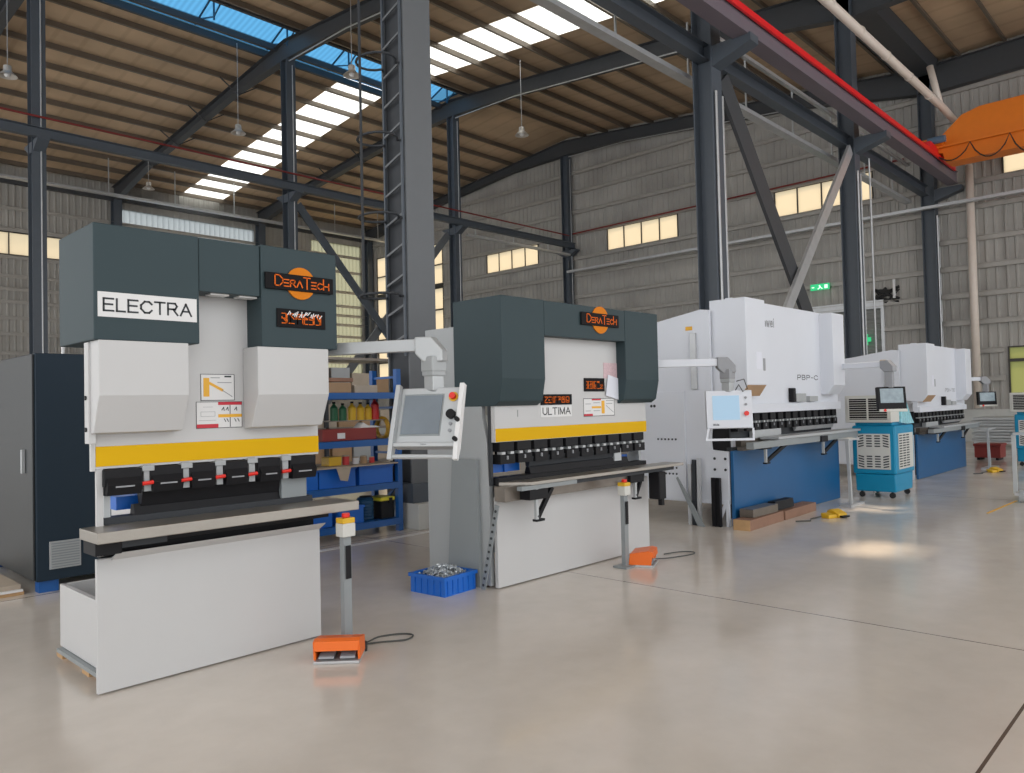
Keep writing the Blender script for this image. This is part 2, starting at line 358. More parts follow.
# roller shutter
g = G(); n = 34
for i in range(n):
    z0 = 4.9*i/n; z1 = 4.9*(i+1)/n
    g.prism([(UE-0.02, z0), (UE-0.05, (z0+z1)/2), (UE-0.02, z1), (UE+0.02, z1), (UE+0.02, z0)], 9.62, 12.53, 'y')
o = struct(g.build('door_1', SHUT), 'grey roller shutter door in the end wall', 'door')
g = G().box(UE-0.1, UE+0.1, 9.5, 9.62, 0, 5.0).box(UE-0.1, UE+0.1, 12.53, 12.65, 0, 5.0).box(UE-0.14, UE+0.1, 9.5, 12.65, 4.9, 5.2)
g.build('door_frame', GALV, o)

# roof sheets: opaque with skylight strips left open, then strips
def roof_sheet(g, u0, u1, v0, v1, th=0.03, dz=0.0):
    cuts = sorted({v0, v1, *[c for c in (VA, VB) if v0 < c < v1]})
    for s, e in zip(cuts, cuts[1:]):
        g.prism([(s, zr(s)+dz), (e, zr(e)+dz), (e, zr(e)+dz+th), (s, zr(s)+dz+th)], u0, u1, 'x')
g = G()
RB = (23.35, 25.75)                       # ridge opening in v
SKR = (18.05, 20.15); SKL = (17.55, 19.75)
for (u0, u1) in ((U0, SKR[0]), (SKR[1], UE+0.1)): roof_sheet(g, u0, u1, VB, RB[0])
roof_sheet(g, SKR[0], SKR[1], VB, 12.4)
SD = Vector((3.4, 1.3, 13.45))
SUN_HOLES = [(8.45+SD.x-0.35, 8.45+SD.x+0.45, 2.85+SD.y-0.3, 2.85+SD.y+0.25), (11.35+SD.x-0.35, 11.35+SD.x+0.45, 3.95+SD.y-0.35, 3.95+SD.y+0.3)]  # unseen roof openings, added to let sun patches fall on the floor
ul = U0
for a, b, c, d in SUN_HOLES:
    roof_sheet(g, ul, a, V0, VB); roof_sheet(g, a, b, V0, c); roof_sheet(g, a, b, d, VB); ul = b
roof_sheet(g, ul, UE+0.1, V0, VB)
for (u0, u1) in ((U0, SKL[0]), (SKL[1], UE+0.1)): roof_sheet(g, u0, u1, RB[1], VL)
roof_sheet(g, 22.1, UE+0.1, RB[0], RB[1])
struct(g.build('ceiling', ROOFM), 'tan insulated metal roof underside', 'roof')
g = G(); roof_sheet(g, SKR[0], SKR[1], 12.4, RB[0], 0.012)
struct(g.build('window_21', SKYW), 'white translucent roof strip on the near slope', 'skylight')
g = G(); roof_sheet(g, SKL[0], SKL[1], RB[1], VL, 0.012)
struct(g.build('window_22', SKYW), 'white translucent roof strip on the far slope', 'skylight')
# ridge monitor: raised blue translucent cover
g = G(); h = 0.42
rp = [(RB[0], zr(RB[0])+0.03), (RB[0]-0.05, zr(RB[0])+h), (VA, zr(VA)+h+0.12), (RB[1]+0.05, zr(RB[1])+h), (RB[1], zr(RB[1])+0.03)]
for a, b in zip(rp, rp[1:]):
    n = 90
    for i in range(n):
        u0 = U0+(22.1-U0)*i/n; u1 = U0+(22.1-U0)*(i+1)/n
        g.face([(u0, a[0], a[1]), (u1, a[0], a[1]), (u1, b[0], b[1]), (u0, b[0], b[1])])
g.face([(22.1, a, b) for a, b in rp])
struct(g.build('window_23', SKYB), 'blue translucent ribbed ridge skylight', 'skylight')

# H-section helper
def hcol(g, u, v, z0, z1, wu, wv, tf=0.025, tw=0.02, flange='u'):
    if flange == 'u':     # flanges parallel to u (faces look along v)
        g.box(u-wu/2, u+wu/2, v-wv/2, v-wv/2+tf, z0, z1); g.box(u-wu/2, u+wu/2, v+wv/2-tf, v+wv/2, z0, z1); g.box(u-tw/2, u+tw/2, v-wv/2+tf, v+wv/2-tf, z0, z1)
    else:
        g.box(u-wu/2, u-wu/2+tf, v-wv/2, v+wv/2, z0, z1); g.box(u+wu/2-tf, u+wu/2, v-wv/2, v+wv/2, z0, z1); g.box(u-wu/2+tf, u+wu/2-tf, v-tw/2, v+tw/2, z0, z1)
    return g
colpos = {'A': (VA, 0.36, 0.40), 'B': (VB, 0.40, 0.44), 'L': (VL-0.35, 0.4, 0.45)}
rowtxt = {'A': 'middle', 'B': 'machine row', 'L': 'side wall'}
nth = {30.0-0.3: 'at the end wall', 22.1: 'one bay before the end wall', 14.2: 'two bays before the end wall', 6.3: 'three bays before the end wall'}
conduit_lab = {}
for row, (v, wu, wv) in colpos.items():
    for u in FR[:4]:
        if row == 'B' and u == 6.3: continue
        t = thing('steel_column', 'dark grey steel column in the %s line, %s' % (rowtxt[row], nth[u]), 'column', (u, v, 0))
        if row == 'B':
            hcol(G(), u, v, 0.02, zr(v)-0.28, wu, wv).build('shaft', COLM, t)
            G().box(u-0.40, u+0.40, v-wv/2-0.02, v+wv/2+0.02, 0, 0.02).build('base_plate', COLM, t)
            # crane bracket
            G().prism([(v-wv/2, 8.40), (v-wv/2, 8.82), (6.74, 8.82), (6.74, 8.66)], u-0.17, u+0.17, 'x').build('crane_bracket', COLM, t)
            for du, dv, rr in ((-0.12, -0.26, 0.028), (0.25, -0.1, 0.04), (0.25, -0.2, 0.03)):
                G().tube([(u+du, v+dv, 0.1), (u+du, v+dv, 7.9)], rr, 6).build('conduit', GALV, t)
        else:
            hcol(G(), u, v, 0.02, zr(v)-0.98, wu, wv).build('shaft', COLM, t)
            G().box(u-0.30, u+0.30, v-wv/2-0.03, v+wv/2+0.03, 0, 0.02).build('base_plate', COLM, t)
            if row == 'A':
                G().tube([(u+0.05, v-wv/2-0.02, 0.3), (u+0.05, v-wv/2-0.02, zr(v)-1.2)], 0.02, 6).build('conduit', GALV, t)
                G().prism([(v-wv/2, 9.0), (v-wv/2-0.45, 9.25), (v-wv/2-0.45, 9.3), (v+wv/2+0.45, 9.3), (v+wv/2+0.45, 9.25), (v+wv/2, 9.0)], u-0.15, u+0.15, 'x').build('bracket', COLM, t)
# laced box column nearest, beside the blue rack
u, v = 6.65, 8.24
t = thing('steel_column', 'thick grey steel column with safety ladder behind the machine row', 'column', (u, v, 0))
g = G(); g.box(u-0.235, u+0.235, v-0.235, v-0.21, 0.6, 13.1); g.box(u-0.235, u+0.235, v+0.21, v+0.235, 0.6, 13.1); g.box(u-0.02, u+0.02, v-0.21, v+0.21, 0.6, 13.1)
g.build('shaft', COLL, t)
B('dark_fill', DARKST, t, u-0.20, u-0.18, v-0.21, v+0.21, 0.6, 13.1)  # dark sheet added across the open side, darkens the left face
B('plinth', PLASTER, t, u-0.27, u+0.30, v-0.40, v+0.3, 0, 0.34, 0.01)
B('base_plate', COLM, t, u-0.26, u+0.26, v-0.28, v+0.28, 0.34, 0.6)
# caged ladder on the near face
t = thing('caged_ladder', 'steel ladder with hoop cage fixed to the thick grey column', 'ladder', (u-0.3, v, 2.3))
xl = u-0.262
for dv in (-0.19, 0.19): G().bar((xl, v+dv, 2.3), (xl, v+dv, 13.0), 0.03, 0.03).build('rail', COLM, t)
for i in range(26):
    z = 2.5+i*0.41; G().bar((xl, v-0.18, z+0.07), (xl, v+0.18, z-0.05), 0.02, 0.03).build('rung', COLL, t)
hoop = []
for i in range(10):
    z = 3.1+1.05*i
    P = [(xl-0.26+0.24*math.cos(a), v+0.30*math.sin(a), z) for a in [PI*(0.16+1.68*j/14) for j in range(15)]]
    P = [(xl, v+0.19, z)]+P+[(xl, v-0.19, z)]
    G().tube(P, 0.018, 6).build('hoop', DARKST, t)
for dv, du in ((0.0, -0.52),):
    G().bar((xl+du, v+dv, 3.1), (xl+du, v+dv, 13.0), 0.035, 0.012).build('cage_strap', DARKST, t)

# rafters
def ibeam_along_v(g, u, v0, v1, ztop, depth0, depth1, w=0.3, tf=0.02, tw=0.02):
    def zt(v): return ztop(v)
    a = [(v0, zt(v0)), (v1, zt(v1)), (v1, zt(v1)-tf), (v0, zt(v0)-tf)]
    g.prism(a, u-w/2, u+w/2, 'x')
    b = [(v0, zt(v0)-depth0+tf), (v1, zt(v1)-depth1+tf), (v1, zt(v1)-depth1), (v0, zt(v0)-depth0)]
    g.prism(b, u-w/2, u+w/2, 'x')
    g.prism([(v0, zt(v0)-tf), (v1, zt(v1)-tf), (v1, zt(v1)-depth1+tf), (v0, zt(v0)-depth0+tf)], u-tw/2, u+tw/2, 'x')
zt = lambda v: zr(v)-0.24
rn = {22.1: 'second', 14.2: 'third', 6.3: 'fourth', -1.6: 'fifth', 30.0-0.3: 'first'}
for u in FR:
    t = thing('roof_rafter', 'dark steel roof rafter crossing the hall, %s frame counted from the end wall' % rn[u], 'roof beam', (u, VB, 12.4))
    g = G()
    ibeam_along_v(g, u, VB, 12.5, zt, 0.95, 0.58); ibeam_along_v(g, u, 12.5, 20.5, zt, 0.58, 0.54); ibeam_along_v(g, u, 20.5, VA, zt, 0.54, 0.74)
    g.build('inner_girder', RAFT, t)
    g = G(); ibeam_along_v(g, u, VA, 28, zt, 0.74, 0.42); ibeam_along_v(g, u, 28, 37, zt, 0.42, 0.42); ibeam_along_v(g, u, 37, VL-0.1, zt, 0.42, 0.8)
    g.build('far_girder', RAFT, t)
    g = G(); ibeam_along_v(g, u, V0, VB, zt, 0.9, 0.98); g.build('near_girder', RAFT, t)
    G().tube([(u-0.12, v, zt(v)-0.60) for v in (13, 15, 17, 19, 20.5)]+[(u-0.12, 24.0, zt(24)-0.85)], 0.022, 6).build('conduit', GALV, t)
# purlins
pv = []
v = VL-0.6
while v > RB[1]+0.2: pv.append(v); v -= 1.42
v = RB[0]-0.2
while v > VB+0.6: pv.append(v); v -= 1.30
v = VB-1.1
while v > V0: pv.append(v); v -= 1.35
for v in pv:
    sl = -0.095 if v > VA else 0.10 if v > VB else -0.02
    z = zr(v)
    g = G(); g.prism([(v-0.010, z-0.235), (v+0.010, z-0.235), (v+0.010, z-0.005), (v-0.010, z-0.005)], U0, UE, 'x')
    g.prism([(v-0.085, z-0.235-0.075*sl), (v-0.010, z-0.235), (v-0.010, z-0.220), (v-0.085, z-0.220-0.075*sl)], U0, UE, 'x')
    far = 'beyond the ridge' if v > VA else 'between ridge and crane beam' if v > VB else 'above the crane bay'
    tag(g.build('roof_purlin', PURL), 'long steel roof purlin, one of the row %s' % far, 'roof purlin', 'roof purlins %s' % far)
# purlin fly braces on rafters
for u in (14.2, 22.1):
    for v in [28.0+1.42*2*i for i in range(4)]:
        for s in (1, -1):
            tag(G().bar((u+s*0.02, v, zt(v)-0.5), (u+s*0.75, v, zt(v)-0.02), 0.04).build('fly_brace', RAFT), 'short dark diagonal brace between rafter and purlin on the far slope', 'brace', 'fly braces on the rafters')
# ridge frames in the monitor
for i, u in enumerate([-4, -1.6, 1.0, 3.6, 6.3, 8.9, 11.5, 14.2, 16.8, 19.4, 21.8]):
    g = G(); z = zr(RB[0])
    g.bar((u, RB[0], z+0.02), (u, VA, z+0.52), 0.05); g.bar((u, VA, z+0.52), (u, RB[1], z+0.02), 0.05); g.bar((u, VA, z-0.35), (u, VA, z+0.5), 0.05)
    g.bar((u, RB[0]+0.3, z+0.1), (u+0.0, VA, z-0.25), 0.04); g.bar((u, RB[1]-0.3, z+0.1), (u+0.0, VA, z-0.25), 0.04)
    tag(g.build('skylight_truss', mat('ridge_frame_blue', (0.03, 0.10, 0.18), 0.5) if i == 0 else bpy.data.materials['ridge_frame_blue']), 'small dark truss frame crossing the blue ridge skylight', 'truss', 'ridge skylight frames')
for v, w in ((RB[0], 0.12), (RB[1], 0.12), (25.05, 0.14)):
    tag(G().box(U0, 22.1, v-w/2, v+w/2, zr(v)-(0.32 if v == 25.05 else 0.26), zr(v)-(0.12 if v == 25.05 else 0.02)).build('skylight_rail', RAFT), 'dark steel rail running along the blue ridge skylight', 'rail', 'ridge skylight rails')
# valley gutter over the column line
tag(G().prism([(VB-0.45, 13.38), (VB+0.75, 13.42), (VB+0.65, 12.95), (VB-0.35, 12.95)], U0, UE-0.3, 'x').build('roof_gutter', RAFT), 'dark valley gutter above the machine row columns', 'gutter')
# eaves beam at the side wall
tag(G().box(U0, UE-0.2, VL-0.35, VL-0.2, 12.5, 12.85).build('eaves_beam', RAFT), 'dark eaves beam along the top of the side wall', 'beam')

# girts
for z in (2.15, 3.1, 4.1, 5.05, 6.0, 6.95, 8.05, 8.9, 10.14, 11.2, 12.2, 13.2):
    a0, a1 = V0, 41.0
    segs = [(a0, a1)]
    if z < 11.3: segs = [(a0, 34.0)]
    if z < 5: segs = [(a0, 9.5), (12.7, 34.0)]
    if z < 3.15: segs = [(5.75, 9.5), (12.7, 34.0)]
    if z > 12.8: segs = [(8.5, 33)]
    g = G()
    for s, e in segs:
        g.box(UE-0.09, UE-0.06, s, e, z-0.09, z+0.09); g.box(UE-0.16, UE-0.09, s, e, z+0.075, z+0.09); g.box(UE-0.16, UE-0.09, s, e, z-0.09, z-0.075)
    tag(g.build('wall_girt', GIRT), 'horizontal galvanised rail bolted across the ribbed end wall', 'wall rail', 'girts of the end wall')
for z in (1.9, 2.8, 3.7, 4.6, 5.5, 6.25, 7.0, 7.6, 8.2, 9.1, 10.4, 11.4):
    g = G().box(U0, UE-0.2, VL-0.09, VL-0.06, z-0.08, z+0.08).box(U0, UE-0.2, VL-0.15, VL-0.09, z+0.065, z+0.08)
    tag(g.build('wall_girt', GIRT), 'horizontal galvanised rail bolted across the ribbed side wall', 'wall rail', 'girts of the side wall')

# lower longitudinal beam on the middle columns
def ibeam_u(g, v, u0, u1, zt_, dep, w, tf=0.02, tw=0.015):
    g.box(u0, u1, v-w/2, v+w/2, zt_-tf, zt_); g.box(u0, u1, v-w/2, v+w/2, zt_-dep, zt_-dep+tf); g.box(u0, u1, v-tw/2, v+tw/2, zt_-dep+tf, zt_-tf)
    return g
tag(ibeam_u(G(), VA-0.36, U0, UE-0.2, 9.64, 0.28, 0.20).build('runway_beam', COLM), 'long dark beam fixed to the middle columns', 'beam')
tag(G().tube([(U0, VA-0.35, 9.93), (UE-0.6, VA-0.35, 9.98)], 0.032, 8).build('sprinkler_pipe', DRED), 'thin dark red pipe running above the middle beam', 'pipe')
tag(G().tube([(UE-0.25, 24.0, 10.12), (UE-0.25, 8.6, 10.18)], 0.035, 8).build('sprinkler_pipe', DRED), 'thin dark red pipe along the end wall over the high windows', 'pipe')
# crane runway girder
t = thing('crane_runway', 'dark crane runway girder with red rail above the machines', 'crane runway', (10, 6.9, 8.6))
ibeam_u(G(), 6.95, U0, 29.3, 9.22, 0.42, 0.34, 0.03, 0.26).build('girder', GIRDP, t)
B('rail', REDP, t, U0, 28.7, 6.80, 6.88, 9.221, 9.27)
B('red_conductor', REDP, t, U0, 28.8, 6.72, 6.775, 9.12, 9.25)
# strut beams between the crane columns
tag(ibeam_u(G(), VB+0.05, 6.6, 29.4, 8.95, 0.34, 0.25).build('strut_beam', COLM), 'dark strut beam behind the crane runway girder', 'beam')
# ladder-like tray with hangers
def cable_tray(v, u0, u1, z, hz, step, label, w=0.22, axis='x', start=None):
    t = thing('cable_tray', label, 'cable tray', ((u0+u1)/2, v, z) if axis == 'x' else (v, (u0+u1)/2, z))
    if axis == 'x':
        G().box(u0, u1, v-w/2, v+w/2, z-0.01, z).box(u0, u1, v-w/2, v-w/2+0.012, z, z+0.09).box(u0, u1, v+w/2-0.012, v+w/2, z, z+0.09).build('tray', GALV, t)
        if step:
            u = start if start else u0+0.5
            while u < u1: G().bar((u, v, z), (u, v, hz), 0.045, 0.03).build('hanger', ALU, t); u += step
    else:
        G().box(v-w/2, v+w/2, u0, u1, z-0.01, z).box(v-w/2, v-w/2+0.012, u0, u1, z, z+0.09).box(v+w/2-0.012, v+w/2, u0, u1, z, z+0.09).build('tray', GALV, t)
    return t
cable_tray(8.35, 7.2, 29.2, 8.42, 9.72, 2.63, 'galvanised cable tray hung beside the crane beam', start=9.16)
tag(G().box(14.6, 29.2, 8.25, 8.35, 9.72, 9.8).build('tray_support_rail', GALV), 'pale rail from which the machine row tray hangs', 'rail')
cable_tray(37.9, U0, UE-1, 11.86, 13.6, 3.07, 'silver cable tray hung high along the side wall', w=0.3, start=0.47)
cable_tray(VA-0.42, 22.4, UE-0.7, 8.95, 9.3, 2.4, 'silver tray under the middle beam at the end wall', w=0.15)
cable_tray(UE-0.7, -6, 24.0, 8.12, 0, 0, 'silver cable tray along the end wall below the high windows', w=0.2, axis='y')

# X bracing
def brace(p0, p1, m, label, w=0.3):
    tag(G().bar(p0, p1, 0.08, w).build('diagonal_brace', m), label, 'brace')
brace((14.85, VB, 8.45), (21.8, VB, 0.3), RAFT, 'dark diagonal brace leaning down right behind the blue presses', 0.52)
brace((21.85, VB-0.12, 8.5), (15.5, VB-0.12, 1.6), GALV, 'pale galvanised diagonal brace crossing the dark one')
brace((14.5, VA, 9.0), (21.8, VA, 0.6), COLM, 'dark diagonal brace in the middle column line seen over the rack')
brace((21.8, VA+0.12, 9.0), (14.5, VA+0.12, 0.6), COLL, 'mid grey diagonal brace in the middle column line behind the rack')
tag(G().tube([(22.42, VB-0.42, 8.3), (22.45, VB-0.42, 7.7), (22.48, VB-0.42, 0.0)], 0.025, 6).build('wiring_conduit', GALV), 'thin bent conduit on the column behind the blue presses', 'conduit')

# beige drain pipe
t = thing('drain_pipe', 'long beige drain pipe under the roof turning down the end wall', 'pipe', (UE-0.4, 6.5, 1.0))
G().tube([(0, 6.5, 10.5), (26.6, 6.5, 10.6), (28.2, 6.5, 10.5), (29.2, 6.5, 10.0), (29.55, 6.5, 9.4)], 0.11, 12).build('sloping_run', PIPEB, t, smooth=True)
G().tube([(29.55, 6.5, 9.4), (29.55, 6.5, 1.15)], 0.125, 12).build('downpipe', PIPEB, t, smooth=True)
for uu in (17.5, 19.4, 21.3, 23.2, 25.1): G().tube([(uu, 6.5, 10.585), (uu+0.08, 6.5, 10.585)], 0.125, 12).build('coupling', PIPEB, t)
G().tube([(26.3, 6.5, 10.6), (26.3, 6.75, 11.9)], 0.1, 10).build('branch', PIPEB, t, smooth=True)

# overhead crane bridge
t = thing('overhead_crane', 'orange overhead travelling crane bridge at the end of its runway', 'crane', (27.4, 6.0, 9.3))
UB = 27.3
prof = [(7.15, 9.42), (6.95, 9.62), (6.1, 10.38), (5.6, 10.52), (-8, 10.58), (-8, 9.0), (6.0, 9.0), (6.62, 9.12), (6.66, 9.3)]
g = G().prism(prof, UB-0.28, UB+0.28, 'x'); g.build('bridge_girder', CRANEO, t, 0.01)
g = G().prism([(6.55, 8.97), (6.6, 9.11), (6.0, 9.0), (-8, 9.0), (-8, 8.96), (6.0, 8.96)], UB-0.36, UB+0.36, 'x'); g.build('bottom_flange', CRANEO, t)
B('end_carriage', REDP, t, 26.2, 28.6, 6.78, 7.12, 9.27, 9.55, 0.02)
B('end_carriage_plate', CRANEO, t, 26.7, 27.0, 6.6, 7.2, 9.5, 9.75)
for uu in (26.4, 28.4): G().disc(uu, 6.79, 6.89, 9.395, 0.12).build('wheel', DARKST, t)
G().tube([(26.55, 6.95, 9.62), (26.55, 6.45, 9.62)], 0.11, 14).build('travel_motor', mat('motor_blue_grey', (0.10, 0.16, 0.24), 0.5), t)
P = []
for i in range(12):
    for q in range(8):
        P.append((UB-0.46, 6.9-i*1.05-q*1.05/8, 9.42-(0.45+0.12*(i % 3))*math.sin(PI*q/8)**0.7))
G().tube(P, 0.02, 6).build('festoon_cable', RUBBER, t)
G().box(UB-0.45, UB-0.40, -8, 6.8, 9.44, 9.50).build('festoon_track', CRANEO, t)

# high-bay lamps
def lamp(u, v, z, label):
    t = thing('pendant_lamp', label, 'lamp', (u, v, z))
    G().tube([(u, v, z+0.3), (u, v, zr(v)-0.24)], 0.012, 6).build('rod', GALV, t)
    G().lathe([(0.10, 0.30), (0.11, 0.14), (0.26, 0.0), (0.25, 0.0), (0.10, 0.13)], (u, v, z), 20).build('lamp_shade', LAMPM, t)
    G().lathe([(0.07, 0.12), (0.09, 0.04), (0.05, -0.02)], (u, v, z), 12).build('bulb', LABELW, t)
for a in ((5.9, 25.6, 11.5, 'pale pendant lamp at the far left edge of the roof'), (12.9, 25.5, 11.5, 'pale pendant lamp just left of the front middle column'),
          (13.9, 36.2, 12.0, 'pale pendant lamp over the side wall tray, farthest left slope'), (13.1, 18.8, 11.5, 'pale pendant lamp between ladder cage and blue ridge skylight'),
          (20.5, 18.8, 11.5, 'pale pendant lamp hanging right of the thick ladder column')): lamp(*a)

# exit sign, green cross
t = thing('exit_sign', 'lit green exit sign with running figure over the shutter', 'sign', (UE-0.2, 11.8, 5.93))
B('sign_body', GLOW, t, UE-0.22, UE-0.17, 11.42, 12.15, 5.82, 6.06)
g = G()
for (ya, yb, za, zb_) in ((11.48, 11.60, 5.87, 6.01), (12.0, 12.09, 5.92, 5.96)): g.box(UE-0.235, UE-0.22, ya, yb, za, zb_)
g.bar((UE-0.23, 11.80, 6.0), (UE-0.23, 11.76, 5.93), 0.02, 0.05); g.bar((UE-0.23, 11.76, 5.93), (UE-0.23, 11.86, 5.86), 0.02, 0.03); g.bar((UE-0.23, 11.76, 5.93), (UE-0.23, 11.68, 5.86), 0.02, 0.03)
g.build('running_figure', SIGNW, t)
t = thing('first_aid_sign', 'small lit green cross sign on the shutter frame', 'sign', (UE-0.2, 10.17, 3.76))
G().box(UE-0.2, UE-0.14, 10.08, 10.26, 3.56, 3.96).box(UE-0.2, UE-0.14, 9.97, 10.37, 3.68, 3.84).build('cross', GLOW, t)
tag(G().tube([(UE-0.09, 9.4+0.5*math.sin(i*2.1), 5.35+0.28*math.cos(i*1.7)) for i in range(14)], 0.05, 6).build('cable_bundle', RUBBER), 'tangled dark cable bundle on the wall above the shutter edge', 'cable')
tag(G().tube([(UE-0.18, 9.1, 5.2), (UE-0.18, 9.1, 5.9)], 0.05, 6).build('wall_conduit', LABELW), 'short white conduit beside the dark cable bundle', 'conduit')

# ------------------------------------------------------------------ press brake helpers
def clamp_unit(parent, uc, w, v, z0, z1, red=True, two=False):
    h = z1-z0
    if two:
        c = B('clamp', BLACK, parent, uc-w/2, uc+w/2, v-0.05, v+0.06, z0+h*0.55, z1, 0.004)
        G().box(uc-w/2, uc+w/2, v-0.06, v+0.06, z0, z0+h*0.42).box(uc-w*0.3, uc+w*0.3, v-0.02, v+0.05, z0+h*0.42, z0+h*0.55).build('clamp_jaw', BLACK, c)
        for a_, b_ in ((-0.42, -0.18), (0.18, 0.42)): B('spacer', ALU, c, uc+w*a_, uc+w*b_, v-0.062, v, z0+h*0.43, z0+h*0.54)
        G().box(uc-w*0.1, uc-w*0.02, v-0.072, v-0.05, z0+h*0.2, z0+h*0.36).build('stud', INKG, c)
    else:
        c = B('clamp', BLACK, parent, uc-w/2, uc+w/2, v-0.06, v+0.06, z0+0.05, z1-0.015, 0.005)
        G().prism([(v-0.06, z0+0.10), (v-0.09, z0+0.06), (v-0.07, z0), (v+0.05, z0), (v+0.05, z0+0.10)], uc-w/2+0.01, uc+w/2-0.01, 'x').build('clamp_jaw', BLACK, c)
        G().box(uc-w*0.25, uc+w*0.25, v-0.088, v-0.06, z0+0.045, z0+0.055).build('mark_line', INKG, c)
    return c

def logo(parent, u0, u1, zc, h, v, dr):
    p = B('logo_plate', SIGNB, parent, u0, u1, v-0.022, v-0.008, zc-h/2, zc+h/2, 0.003)
    G().disc((u0+u1)/2+0.01, v-0.012, v-0.001, zc, dr).build('logo_disc', SIGNO, p)
    # lettering DERATECH : tall D, T, H and small caps between, E drawn as three bars
    W = (u1-u0)*0.74; x = u0+(u1-u0)*0.13; H = h*0.64; s = h*0.40; b = zc-h*0.27; st = h*0.065
    seg = []
    def put(w, fn):
        nonlocal x; fn(x, w); x += w+W*0.028
    def D(x, w): seg.extend([(x, b, x, b+H), (x, b+H, x+w*.55, b+H), (x+w*.55, b+H, x+w, b+H*.65), (x+w, b+H*.65, x+w, b+H*.35), (x+w, b+H*.35, x+w*.55, b), (x+w*.55, b, x, b)])
    def E(x, w): seg.extend([(x, b, x+w, b), (x, b+s/2, x+w*.9, b+s/2), (x, b+s, x+w, b+s)])
    def R(x, w): seg.extend([(x, b, x, b+s), (x, b+s, x+w*.8, b+s), (x+w*.8, b+s, x+w, b+s*.75), (x+w, b+s*.75, x+w*.6, b+s*.5), (x+w*.6, b+s*.5, x, b+s*.5), (x+w*.45, b+s*.5, x+w, b)])
    def A(x, w): seg.extend([(x, b, x+w/2, b+s), (x+w/2, b+s, x+w, b)])
    def T(x, w): seg.extend([(x, b+H, x+w, b+H), (x+w/2, b+H, x+w/2, b-h*.06)])
    def C_(x, w): seg.extend([(x+w, b+s*.85, x+w*.5, b+s), (x+w*.5, b+s, x, b+s*.6), (x, b+s*.6, x, b+s*.35), (x, b+s*.35, x+w*.5, b), (x+w*.5, b, x+w, b+s*.15)])
    def H_(x, w): seg.extend([(x, b, x, b+H), (x+w, b, x+w, b+s), (x, b+s*.55, x+w, b+s*.55)])
    for w, fn in ((.15, D), (.09, E), (.10, R), (.11, A), (.13, T), (.09, E), (.10, C_), (.11, H_)): put(W*w, fn)
    strokes('logo_letters', SIGNO2, p, seg, v-0.023, st)
    return p

def glyph_plate(name, parent, u0, u1, z0, z1, v, n, seed, inner=SIGNO2, extra=None):
    rnd = random.Random(seed); p = B(name, SIGNB, parent, u0, u1, v-0.010, v-0.001, z0, z1, 0.002)
    w = (u1-u0)*0.84/n; hh = (z1-z0)*0.52; seg = []
    for i in range(n):
        x = u0+(u1-u0)*0.08+i*w; a = x+w*0.1; c = x+w*0.82; b = z0+(z1-z0)*0.22
        for q in range(3): zz = b+hh*(q/2.0); seg.append((a, zz, c, zz)) if rnd.random() < 0.8 else None
        for q in range(2): xx = a+(c-a)*rnd.choice((0.0, 0.35, 0.5, 0.8, 1)); seg.append((xx, b, xx, b+hh))
        seg.append((a, b+hh*rnd.random(), c, b+hh*rnd.random()))
    strokes('glyph_strokes', inner, p, seg, v-0.0105, w*0.11)
    return p

